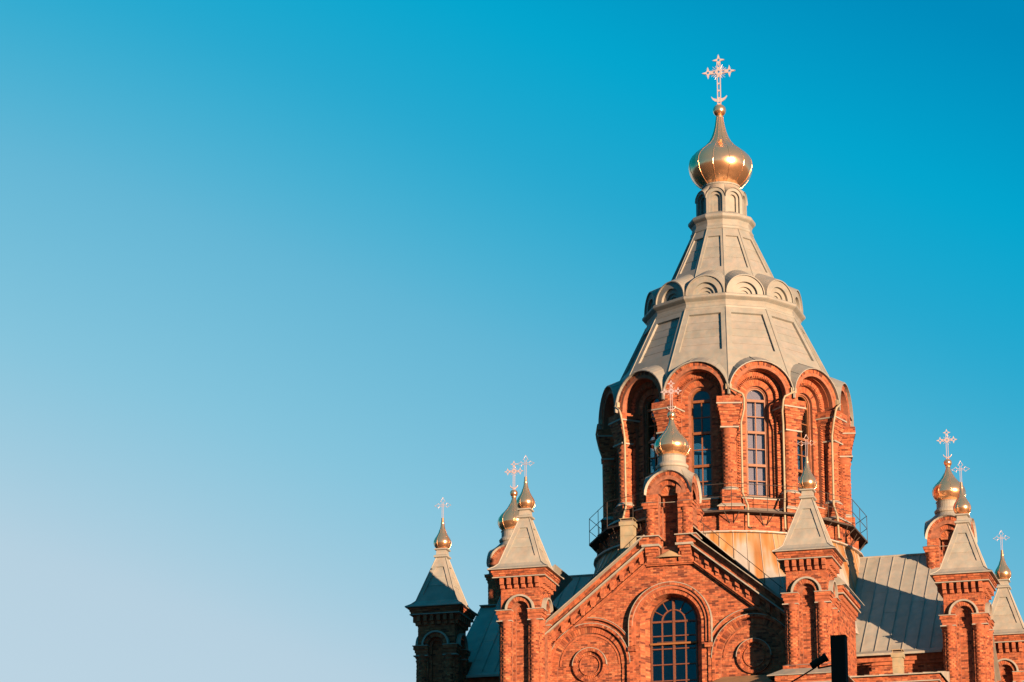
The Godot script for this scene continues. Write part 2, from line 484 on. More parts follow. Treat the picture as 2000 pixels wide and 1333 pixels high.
	var ci := put(cm, "cross", "pale_gold", t)
	ci.position = Vector3(0, 29.27, 0)
	return t

# ------------------------------------------------------------------ belfry kiosk on a gable (origin on its axis)
func make_kiosk(parent: Node3D, label: String) -> Node3D:
	var t := part("belfry_kiosk", parent, label)
	var core := mb(MORTAR); var br := mb(); var fl := mb(SHEET)
	var H := 0.8; var cy := 28.42; var Y0 := 25.9
	core.box(-0.3, 0.3, Y0, 29.3, -0.3, 0.3)
	for f in 4:
		var R := roty(90.0 * f)
		core.T = R; br.T = R; fl.T = R
		core.box(0.36, H, Y0, cy, 0.36, H)
		for q in [-1, 1]:
			brick_rect(br, Vector3(0.36 if q > 0 else -H, Y0, H), Vector3.RIGHT, H - 0.36, cy - Y0)
			brick_column(br, q * 0.66, 0.70, 0.165, 26.5, 27.9, -1.75, 1.75)
			core.T = R * Transform3D(Basis.IDENTITY, Vector3(q * 0.66, 0, 0.70))
			core.lathe([Vector2(0.162, 26.4), Vector2(0.162, 27.75), Vector2(0.21, 27.8), Vector2(0.21, 27.85), Vector2(0.18, 27.88)], 16, true, 0, Color(0.320, 0.099, 0.044))
			core.T = R
		for q in [-1, 1]:                                                        # reveal of the niche in smaller bricks
			core.box(minf(q * 0.27, q * 0.36), maxf(q * 0.27, q * 0.36), Y0, 28.0, 0.3, 0.55)
			brick_rect(br, Vector3(-0.36 if q < 0 else 0.27, Y0, 0.55), Vector3.RIGHT, 0.09, 28.0 - Y0, null, Vector3.UP, 0.08, 0.1)
		brick_rect(br, Vector3(-0.27, Y0, 0.3), Vector3.RIGHT, 0.54, 2.4)
		# arch zone
		core.arch(0, cy, 0.54, H, 0, PI, 0.3, H, 24)
		voussoirs(br, 0, cy, 0.68, H + 0.02, 0, PI, H, 0.07)
		voussoirs(br, 0, cy, 0.545, 0.67, 0, PI, H - 0.02, 0.08)
		core.arch(0, cy, 0.36, 0.54, 0, PI, 0.3, H - 0.14, 18)
		voussoirs(br, 0, cy, 0.37, 0.535, 0, PI, H - 0.14, 0.07)
		core.arch(0, cy, 0.0, 0.36, 0, PI, 0.3, 0.50, 12)
		voussoirs(br, 0, cy, 0.12, 0.36, 0, PI, 0.5, 0.08)
		fl.tube([Vector3(-0.55, 28.12, H - 0.1), Vector3(0.55, 28.12, H - 0.1)], 0.012, 5)
		# capitals and their sheet lids
		core.box(0.37, 0.9, 27.88, 27.98, 0.37, 0.9, Color(0.336, 0.101, 0.042)); core.box(0.37, 0.94, 27.98, 28.08, 0.37, 0.94, Color(0.360, 0.112, 0.048))
		brick_sides(br, 0.37, 0.94, 27.985, 28.075, 0.37, 0.94, "fr")
		var a := Vector3(0.36, 28.085, 0.97); var b := Vector3(0.97, 28.085, 0.97); var d := Vector3(0.97, 28.085, 0.36); var e := Vector3(0.66, 28.2, 0.66)
		fl.tri(a, b, e); fl.tri(b, d, e); fl.tri(d, Vector3(0.36, 28.085, 0.36), e); fl.tri(Vector3(0.36, 28.085, 0.36), a, e)
		core.box(-0.3, 0.3, Y0, 26.5, 0.55, 0.62)
	core.T = Transform3D.IDENTITY; br.T = core.T; fl.T = core.T
	put(core, "body", "brick", t); put(br, "bricks", "brick", t, "stuff"); put(fl, "flashing", "sheet", t, "stuff")
	var hd := mb(SHEET)
	hood_loft(hd, 4, H + 0.1, H + 0.06, cy, 0.50, 29.56, 0.0, 0.55)
	put(hd, "roof", "sheet", t)
	var nk := mb(SHEET)
	nk.lathe([Vector2(0.5, 29.5), Vector2(0.58, 29.55), Vector2(0.6, 29.62), Vector2(0.55, 29.68), Vector2(0.5, 29.74), Vector2(0.5, 29.95), Vector2(0.53, 29.98), Vector2(0.45, 30.02)], 32, false)
	put(nk, "neck", "sheet", t)
	var pr := [Vector2(0.42, 30.0), Vector2(0.50, 30.06), Vector2(0.585, 30.16), Vector2(0.64, 30.30), Vector2(0.645, 30.42), Vector2(0.60, 30.56), Vector2(0.50, 30.70), Vector2(0.37, 30.83), Vector2(0.25, 30.98), Vector2(0.16, 31.14), Vector2(0.10, 31.30), Vector2(0.07, 31.44)]
	var on := mb()
	on.lathe(pr, 48)
	put(on, "onion_dome", "gold", t)
	var ribs := mb()
	for i in 8:
		var a := TAU * (i + 0.35) / 8
		ribs.tube(pr.slice(0, 10).map(func(p): return Vector3(sin(a) * p.x, p.y, cos(a) * p.x)), 0.010, 5)
	put(ribs, "ribs", "gold", t, "stuff")
	var ball := mb()
	var bp := []
	for i in 13:
		var a := -PI / 2 + PI * i / 12
		bp.append(Vector2(0.155 * cos(a) + 0.004, 31.57 + 0.155 * sin(a)))
	ball.lathe(bp, 28)
	ball.lathe([Vector2(0.09, 31.38), Vector2(0.10, 31.40), Vector2(0.10, 31.43), Vector2(0.08, 31.44)], 16, false)
	put(ball, "ball", "gold", t)
	# its cross (one mesh: this is the third level)
	var cm := mb()
	for q in [-1, 1]:
		cm.box(q * 0.035 - 0.009, q * 0.035 + 0.009, 31.68, 32.72, -0.016, 0.016)
		cm.box(-0.26, 0.26, 32.48 + q * 0.035 - 0.009, 32.48 + q * 0.035 + 0.009, -0.016, 0.016)
	for e in [Vector3(0, 32.78, 0), Vector3(-0.26, 32.48, 0), Vector3(0.26, 32.48, 0)]:
		star_end(cm, e, 0.15, 0.045, 0.015, 0.40)
	star_end(cm, Vector3(0, 32.48, 0), 0.11, 0.05, 0.02, 0.8)
	for i in 12:
		var a := TAU * (i + 0.5) / 12
		cm.tube([Vector3(cos(a) * 0.08, 32.48 + sin(a) * 0.08, 0), Vector3(cos(a) * 0.19, 32.48 + sin(a) * 0.19, 0)], 0.007, 4)
	for i in 10:
		var a := PI + 0.3 + (PI - 0.6) * i / 10; var b := PI + 0.3 + (PI - 0.6) * (i + 1) / 10
		cm.tube([Vector3(cos(a) * 0.17, 31.95 + sin(a) * 0.17, 0), Vector3(cos(b) * 0.17, 31.95 + sin(b) * 0.17, 0)], 0.012 + 0.014 * sin(PI * (i + 0.5) / 10), 5)
	put(cm, "cross", "pale_gold", t)
	return t

# ------------------------------------------------------------------ gable front (z = 0 on its wall)
func lip(x: float) -> float:
	return 26.48 - 0.80 * (absf(x) - 0.83)

func make_gable(parent: Node3D, label: String) -> Node3D:
	var t := part("gable_front", parent, label)
	var core := mb(MORTAR); var br := mb(); var fl := mb(SHEET)
	var cy := 23.65; var R := 1.12; var Y0 := 17.5; var W := 5.6
	# wall field with the window opening
	var p := PackedVector2Array([Vector2(-W, Y0), Vector2(-R, Y0)])
	for i in 25:
		var a := PI - PI * i / 24
		p.append(Vector2(cos(a) * R, cy + sin(a) * R))
	for q in [Vector2(R, Y0), Vector2(W, Y0), Vector2(W, lip(W) - 0.5), Vector2(0.9, lip(0.9) - 0.5), Vector2(-0.9, lip(0.9) - 0.5), Vector2(-W, lip(W) - 0.5)]:
		p.append(q)
	core.prism(p, -0.7, -0.08)
	core.box(-W, W, 8.0, Y0, -0.7, -0.08)
	core.box(-R, R, Y0, 19.9, -0.7, -0.12)
	brick_rect(br, Vector3(-4.9, 14.0, -0.08), Vector3.RIGHT, 9.8, 6.4, func(x, y): return absf(x - 4.9) > 1.42 or y < 3.5)
	var blank := func(x: float, y: float) -> bool:
		var ax := absf(x)
		if y > 25.8 or y > lip(ax) - 0.58 or (ax < 1.4 and y < cy) or Vector2(x, y - cy).length() < 1.4:
			return false
		var d := Vector2(ax - 3.0, y - 22.33)
		var l := d.length()
		if y >= 22.33 and l > 1.16 and l < 1.5: return false
		if l < 0.62 and l > 0.38: return false
		return true
	brick_rect(br, Vector3(-4.9, Y0 + 2.9, -0.08), Vector3.RIGHT, 9.8, 5.5, func(x, y): return blank.call(x - 4.9, y + Y0 + 2.9))
	# window surround: voussoir ring, legs, hood
	core.arch(0, cy, R, 1.40, 0, PI, -0.1, 0.0, 32)
	voussoirs(br, 0, cy, R, 1.38, 0, PI, 0.0, 0.08)
	core.arch(0, cy, 1.28, 1.40, 0, PI, -0.1, 0.07, 36, Color(0.344, 0.103, 0.044))
	core.arch(0, cy, 1.40, 1.5, 0, PI, -0.1, 0.13, 36, Color(0.352, 0.107, 0.046))
	voussoirs(br, 0, cy, 1.41, 1.5, 0, PI, 0.13, 0.1)
	fl.arch(0, cy, 1.5, 1.525, 0, PI, -0.1, 0.155, 36)
	fl.arch(0, cy, 1.385, 1.402, 0, PI, 0.0, 0.095, 36)
	for q in [-1, 1]:
		core.box(minf(q * R, q * 1.40), maxf(q * R, q * 1.40), Y0, cy, -0.1, 0.0)
		brick_rect(br, Vector3(R if q > 0 else -1.40, 19.5, 0.0), Vector3.RIGHT, 0.28, cy - 19.5)
		core.box(minf(q * 1.28, q * 1.4), maxf(q * 1.28, q * 1.4), 22.95, cy, -0.1, 0.07, Color(0.344, 0.103, 0.044))
		core.box(minf(q * 1.4, q * 1.5), maxf(q * 1.4, q * 1.5), 22.9, cy, -0.1, 0.13, Color(0.352, 0.107, 0.046))
		brick_rect(br, Vector3(1.41 if q > 0 else -1.5, 22.9, 0.13), Vector3.RIGHT, 0.09, cy - 22.9)
		fl.box(minf(q * 1.5, q * 1.525), maxf(q * 1.5, q * 1.525), 22.9, cy, -0.1, 0.155)
		core.box(minf(q * 1.26, q * 1.54), maxf(q * 1.26, q * 1.54), 22.72, 22.88, -0.1, 0.16, Color(0.336, 0.103, 0.044))
		core.box(minf(q * 1.36, q * 1.5), maxf(q * 1.36, q * 1.5), Y0, 22.72, -0.1, 0.06, Color(0.336, 0.103, 0.044))
		brick_rect(br, Vector3(1.36 if q > 0 else -1.5, 19.5, 0.06), Vector3.RIGHT, 0.14, 22.72 - 19.5)
		brick_rect(br, Vector3(1.26 if q > 0 else -1.54, 22.72, 0.16), Vector3.RIGHT, 0.28, 0.16)
	# splayed reveal, brick by brick
	var r1 := 0.87
	var n_arc := 44
	for i in n_arc:
		var a := PI * i / n_arc + 0.006; var b := PI * (i + 1) / n_arc - 0.006
		for j in 2:
			var t0 := j * 0.5; var t1 := (j + 1) * 0.5 - 0.02
			var ra := lerpf(R, r1, t0); var rb := lerpf(R, r1, t1)
			var za := lerpf(0.0, -0.5, t0); var zb := lerpf(0.0, -0.5, t1)
			var ca := cy + 0.2 * t0; var cb0 := cy + 0.2 * t1                          # the inner arch springs higher
			br.quad(Vector3(cos(a) * ra, ca + sin(a) * ra, za), Vector3(cos(b) * ra, ca + sin(b) * ra, za), Vector3(cos(b) * rb, cb0 + sin(b) * rb, zb), Vector3(cos(a) * rb, cb0 + sin(a) * rb, zb), bcol())
	for q in [-1, 1]:
		for j in 52:
			var y0 := cy - (j + 1) * 0.08 + 0.006; var y1 := cy - j * 0.08 - 0.006
			for s in 2:
				var t0 := s * 0.5; var t1 := (s + 1) * 0.5 - 0.02
				var a := Vector3(q * lerpf(R, r1, t0), 0, -0.5 * t0); var b := Vector3(q * lerpf(R, r1, t1), 0, -0.5 * t1)
				br.quad(a + Vector3(0, y0, 0), b + Vector3(0, y0, 0), b + Vector3(0, y1, 0), a + Vector3(0, y1, 0), bcol())
		br.tri(Vector3(q * R, cy, 0), Vector3(q * r1, cy, -0.5), Vector3(q * r1, cy + 0.2, -0.5), bcol())
		core.quad(Vector3(q * (R + 0.004), Y0, 0), Vector3(q * (r1 + 0.004), Y0, -0.503), Vector3(q * (r1 + 0.004), cy, -0.503), Vector3(q * (R + 0.004), cy, 0))
	for i in 32:
		var a := PI * i / 32; var b := PI * (i + 1) / 32
		core.quad(Vector3(cos(a) * (R + .006), cy + sin(a) * (R + .006), 0), Vector3(cos(b) * (R + .006), cy + sin(b) * (R + .006), 0), Vector3(cos(b) * (r1 + .006), cy + 0.2 + sin(b) * (r1 + .006), -.503), Vector3(cos(a) * (r1 + .006), cy + 0.2 + sin(a) * (r1 + .006), -.503))
	# blind arches with roundels
	for q in [-1, 1]:
		var x: float = 3.0 * q
		var yc := 22.33
		core.arch(x, yc, 1.17, 1.42, 0, PI, -0.1, -0.03, 32)
		voussoirs(br, x, yc, 1.17, 1.42, 0, PI, -0.03, 0.085)
		core.arch(x, yc, 1.40, 1.5, 0, PI, -0.1, 0.08, 36, Color(0.344, 0.103, 0.044))
		voussoirs(br, x, yc, 1.41, 1.5, 0, PI, 0.08, 0.1)
		core.arch(x, yc, 1.06, 1.12, 0, PI, -0.1, -0.045, 32, Color(0.336, 0.101, 0.042))
		fl.arch(x, yc, 1.5, 1.522, 0, PI, -0.1, 0.10, 36)
		for w in [-1, 1]:
			var xa: float = x + w * 1.45
			core.box(xa - 0.05, xa + 0.05, Y0, yc, -0.1, 0.08, Color(0.344, 0.103, 0.044))
			brick_rect(br, Vector3(xa - 0.05, 19.6, 0.08), Vector3.RIGHT, 0.10, yc - 19.6)
			core.box(x + w * 1.30 - 0.11, x + w * 1.30 + 0.11, Y0, yc, -0.1, -0.03)
			brick_rect(br, Vector3(x + w * 1.30 - 0.11, 19.6, -0.03), Vector3.RIGHT, 0.2, yc - 19.6)
		core.arch(x, yc, 0.50, 0.62, 0, TAU, -0.1, 0.03, 40, Color(0.344, 0.103, 0.044))
		voussoirs(br, x, yc, 0.50, 0.60, 0, TAU, 0.03, 0.09)
		fl.arch(x, yc, 0.62, 0.64, 0, PI, -0.1, 0.05, 32)
		voussoirs(br, x, yc, 0.385, 0.495, 0, TAU, -0.075, 0.08)
		core.arch(x, yc, 0.36, 0.385, 0, TAU, -0.1, -0.02, 40, Color(0.336, 0.101, 0.042))
		var a0 := deg_to_rad(22.0) if q < 0 else PI - deg_to_rad(100.0)
		var a1 := deg_to_rad(100.0) if q < 0 else PI - deg_to_rad(22.0)
		core.arch(x, yc, 1.66, 1.72, a0, a1, -0.1, 0.03, 24, Color(0.344, 0.103, 0.044))
		fl.arch(x, yc, 1.72, 1.74, a0, a1, -0.1, 0.05, 24)
	# raking cornice on both sides
	var XE := 4.6; var XI := 0.83
	for q in [-1, 1]:
		var band := func(m: MB, b0: float, b1: float, z0: float, z1: float, k) -> void:
			var poly := PackedVector2Array([Vector2(-XE, lip(XE) + b0), Vector2(-XI, lip(XI) + b0), Vector2(-XI, lip(XI) + b1), Vector2(-XE, lip(XE) + b1)])
			if q > 0:
				poly = PackedVector2Array([Vector2(XI, lip(XI) + b0), Vector2(XE, lip(XE) + b0), Vector2(XE, lip(XE) + b1), Vector2(XI, lip(XI) + b1)])
			m.prism(poly, z0, z1, k)
		band.call(core, 0.03, 0.37, -0.6, 0.19, Color(0.336, 0.103, 0.044))
		band.call(fl, 0.37, 0.405, -0.6, 0.46, null)
		band.call(fl, -0.03, 0.03, -0.1, 0.32, null)
		band.call(core, -0.13, -0.03, -0.1, 0.19, Color(0.344, 0.103, 0.044))
		band.call(core, -0.52, -0.13, -0.6, 0.03, MORTAR)
		band.call(core, -0.58, -0.52, -0.3, 0.12, Color(0.352, 0.107, 0.046))
		band.call(core, -0.64, -0.58, -0.3, 0.07, Color(0.328, 0.099, 0.040))
		# bricks laid along the rake
		var along := Vector3(XE - XI, -0.80 * (XE - XI), 0).normalized() if q > 0 else Vector3(XE - XI, 0.80 * (XE - XI), 0).normalized()
		var len := (XE - XI) * sqrt(1 + 0.64)
		var xs: float = XI if q > 0 else -XE
		for row in [[0.06, 0.15, 0.19], [0.16, 0.25, 0.19], [0.26, 0.36, 0.19], [-0.125, -0.04, 0.19], [-0.24, -0.14, 0.03], [-0.34, -0.25, 0.03], [-0.44, -0.35, 0.03], [-0.515, -0.45, 0.03], [-0.575, -0.525, 0.12]]:
			var x := 0.0
			var off := rng.randf() * 0.2
			while x < len - 0.05:
				var l := minf(0.25, len - x)
				if x == 0.0: l = 0.08 + off * 0.5
				var y0: float = lip(absf(xs)) + row[0]; var hh: float = row[1] - row[0]
				var o := Vector3(xs, y0, row[2]) + along * (x + 0.007)
				brick(br, o, o + along * (l - 0.014), o + along * (l - 0.014) + Vector3(0, hh, 0), o + Vector3(0, hh, 0), Vector3(0, 0, rng.randf_range(0.005, 0.013)))
				x += l
		# returned caps at the head of the rake
		var x0 := 0.32; var x1 := 1.04
		var cap := func(m: MB, xa: float, xb: float, ya: float, yb: float, zb: float, k) -> void:
			m.box(xa if q > 0 else -xb, xb if q > 0 else -xa, ya, yb, -0.5, zb, k)
		cap.call(core, x0 + 0.02, x1, 26.52, 26.80, 0.34, Color(0.336, 0.103, 0.044))
		cap.call(fl, x0 - 0.03, x1 + 0.06, 26.80, 26.84, 0.47, null)
		cap.call(fl, x0 - 0.02, x1 - 0.1, 26.45, 26.53, 0.40, null)
		cap.call(core, x0 + 0.05, 0.84, 26.36, 26.45, 0.30, Color(0.344, 0.103, 0.044))
		cap.call(core, x0 + 0.10, 0.84, 26.26, 26.36, 0.24, Color(0.320, 0.095, 0.040))
		cap.call(core, x0 + 0.16, 0.84, 26.14, 26.26, 0.20, Color(0.344, 0.103, 0.044))
		cap.call(core, x0 + 0.24, 0.84, 25.88, 26.14, 0.12, Color(0.328, 0.099, 0.042))
		for yy in [[26.53, 26.80, 0.34, 0.02, 1.0], [26.365, 26.445, 0.30, 0.05, 0.84], [26.265, 26.355, 0.24, 0.10, 0.84], [26.145, 26.255, 0.20, 0.16, 0.84], [25.89, 26.135, 0.12, 0.24, 0.84]]:
			var xa: float = x0 + yy[3]
			brick_rect(br, Vector3(xa if q > 0 else -float(yy[4]), yy[0], yy[2]), Vector3.RIGHT, yy[4] - xa, yy[1] - yy[0])
	core.box(-0.9, 0.9, 25.80, 26.06, -0.5, 0.07, Color(0.336, 0.103, 0.044))       # flat lintel under the kiosk
	core.box(-0.92, 0.92, 25.84, 25.90, -0.5, 0.12, Color(0.352, 0.107, 0.044))
	brick_rect(br, Vector3(-0.56, 25.905, 0.07), Vector3.RIGHT, 1.12, 0.15)
	brick_rect(br, Vector3(-0.9, 25.84, 0.12), Vector3.RIGHT, 1.8, 0.06, null, Vector3.UP, 0.06)
	for i in 10:                                                                 # apron sheet in front of the kiosk
		var a := PI * i / 10; var b := PI * (i + 1) / 10
		fl.tri(Vector3(cos(a) * 0.62, 26.062, sin(a) * 0.24 + 0.04), Vector3(0, 26.36, 0.0), Vector3(cos(b) * 0.62, 26.062, sin(b) * 0.24 + 0.04), Color(0.36, 0.27, 0.17))
	put(core, "wall", "brick", t); put(br, "bricks", "brick", t, "stuff"); put(fl, "flashing", "sheet", t, "stuff")
	# corbels under the rake, plumb
	var cb := mb(Color(0.344, 0.103, 0.044))
	cb.prism(PackedVector2Array([Vector2(-0.075, -0.245), Vector2(0.075, -0.245 - 0.12), Vector2(0.075, -0.10), Vector2(-0.075, -0.10)]), 0.02, 0.16)
	cb.prism(PackedVector2Array([Vector2(-0.06, -0.44), Vector2(0.06, -0.44), Vector2(0.06, -0.25), Vector2(-0.06, -0.23)]), 0.021, 0.10, Color(0.368, 0.120, 0.053))
	var cb2 := mb(Color(0.344, 0.103, 0.044))
	cb2.prism(PackedVector2Array([Vector2(-0.075, -0.245 - 0.12), Vector2(0.075, -0.245), Vector2(0.075, -0.10), Vector2(-0.075, -0.10)]), 0.02, 0.16)
	cb2.prism(PackedVector2Array([Vector2(-0.06, -0.44), Vector2(0.06, -0.44), Vector2(0.06, -0.23), Vector2(-0.06, -0.25)]), 0.021, 0.10, Color(0.368, 0.120, 0.053))
	var c_r: MeshInstance3D = null
	var c_l: MeshInstance3D = null
	for i in 10:
		var x := 1.02 + i * 0.365
		var ar := Transform3D(Basis.IDENTITY, Vector3(x, lip(x), 0)); var al := Transform3D(Basis.IDENTITY, Vector3(-x, lip(x), 0))
		if i == 0:
			c_r = put(cb, "corbel", "brick", t); c_r.transform = ar
			c_l = put(cb2, "corbel", "brick", t); c_l.transform = al
		else:
			copy_mesh(c_r, ar, t); copy_mesh(c_l, al, t)
	return t

func pane(parent: Node3D, pts: PackedVector2Array, z: float) -> void:
	var m := mb()
	m.prism(pts, z - 0.004, z, null, true)
	put(m, "pane", "glass", parent)

# tall gable window (z = 0 on its glass)
func make_gable_window(parent: Node3D) -> Node3D:
	var t := part("arched_window", parent)
	var cy := 23.65; var r := 0.86; var y0 := 19.8
	var f := mb(Color(0.125, 0.042, 0.018))
	f.prism(u_shape(r, r - 0.06, y0, cy, 28), -0.05, 0.06)
	var mul := [[-0.045, 0.045, cy + r - 0.03, 0.075]]
	f.box(-0.038, 0.038, y0, cy + r - 0.03, -0.04, 0.075)
	for q in [-1, 1]:
		f.box(q * 0.43 - 0.022, q * 0.43 + 0.022, y0, cy, -0.03, 0.05)
	f.arch(0, cy, 0.405, 0.45, 0, PI, -0.03, 0.052, 24)
	for a in [30.0, 60.0, 120.0, 150.0]:
		var d := Vector3(cos(deg_to_rad(a)), sin(deg_to_rad(a)), 0)
		f.tube([Vector3(0, cy, 0.02) + d * 0.44, Vector3(0, cy, 0.02) + d * 0.82], 0.022, 6)
	var ys := [23.65, 23.13, 22.66, 22.09, 21.5, 20.9, 20.3]
	for y in ys:
		f.box(-r + 0.03, r - 0.03, y - (0.035 if y == 23.65 else 0.02), y + (0.035 if y == 23.65 else 0.02), -0.03, 0.056)
	put(f, "frame", "wood", t)
	var rail := mb(Color(0.17, 0.08, 0.035))
	rail.box(-r, r, 22.80, 22.87, 0.08, 0.13)
	for i in 40:
		rail.box(-0.6 + i * 0.026, -0.594 + i * 0.026, 22.87, 22.92, 0.1, 0.106)
	put(rail, "rail", "painted_steel", t)
	for i in ys.size() - 1:
		for x in [[-0.8, -0.452], [-0.408, -0.045], [0.045, 0.408], [0.452, 0.8]]:
			var ya: float = ys[i + 1] + 0.02; var yb: float = ys[i] - 0.02
			pane(t, PackedVector2Array([Vector2(x[0], ya), Vector2(x[1], ya), Vector2(x[1], yb), Vector2(x[0], yb)]), 0.0)
	for q in [[0.0, 90.0], [90.0, 180.0]]:
		var pp := PackedVector2Array([Vector2(0, cy + 0.03)])
		for i in 9:
			var a := deg_to_rad(lerpf(q[0], q[1], i / 8.0))
			pp.append(Vector2(cos(a) * 0.41, cy + 0.03 + sin(a) * 0.385))
		pane(t, pp, 0.0)
	for q in [[0.0, 30.0], [30.0, 60.0], [60.0, 90.0], [90.0, 120.0], [120.0, 150.0], [150.0, 180.0]]:
		var pp := PackedVector2Array()
		for i in 5:
			var a := deg_to_rad(lerpf(q[0], q[1], i / 4.0)); pp.append(Vector2(cos(a) * 0.81, cy + sin(a) * 0.81))
		for i in 5:
			var a := deg_to_rad(lerpf(q[1], q[0], i / 4.0)); pp.append(Vector2(cos(a) * 0.44, cy + sin(a) * 0.44))
		pane(t, pp, 0.0)
	return t

# tower window (z = 0 on its glass)
func make_drum_window(parent: Node3D, pale_backing: bool) -> Node3D:
	var t := part("arched_window", parent)
	var cy := 33.72; var r := 0.40; var y0 := 29.82
	var f := mb(Color(0.17, 0.06, 0.018))
	f.prism(u_shape(r, r - 0.055, y0, cy, 20), -0.05, 0.07)
	f.box(-r + 0.05, r - 0.05, y0, y0 + 0.07, -0.05, 0.08)
	f.box(-0.02, 0.02, y0, cy - 0.12, -0.03, 0.04)
	var ys := [cy - 0.10, 32.36, 31.06]
	for y in ys:
		f.box(-r + 0.05, r - 0.05, y - 0.05, y + 0.05, -0.04, 0.085)
	var bars := [32.99, 31.71, 30.45]
	for y in bars:
		f.box(-r + 0.05, r - 0.05, y - 0.018, y + 0.018, -0.03, 0.045)
	put(f, "frame", "wood", t)
	var rows := [cy - 0.15, 32.99, 32.36, 31.71, 31.06, 30.45, y0 + 0.06]
	for i in rows.size() - 1:
		for x in [[-0.345, -0.02], [0.02, 0.345]]:
			pane(t, PackedVector2Array([Vector2(x[0], rows[i + 1]), Vector2(x[1], rows[i + 1]), Vector2(x[1], rows[i]), Vector2(x[0], rows[i])]), 0.0)
	var pp := PackedVector2Array([Vector2(-0.345, cy - 0.06), Vector2(0.345, cy - 0.06)])
	for i in 13:
		var a := PI * i / 12
		pp.append(Vector2(cos(a) * 0.345, cy + sin(a) * 0.345))
	pane(t, pp, 0.0)
	if pale_backing:  # pale lilac backing set just behind the panes
		var b := mb()
		b.prism(arch_poly(0.38, y0, cy), -0.13, -0.12, null, true)
		put(b, "pale_backing", "pale_backing", t)
	return t

func arch_poly(half: float, y0: float, cy: float) -> PackedVector2Array:
	var p := PackedVector2Array([Vector2(-half, y0), Vector2(half, y0)])
	for i in 17:
		var a := PI * i / 16
		p.append(Vector2(cos(a) * half, cy + sin(a) * half))
	return p

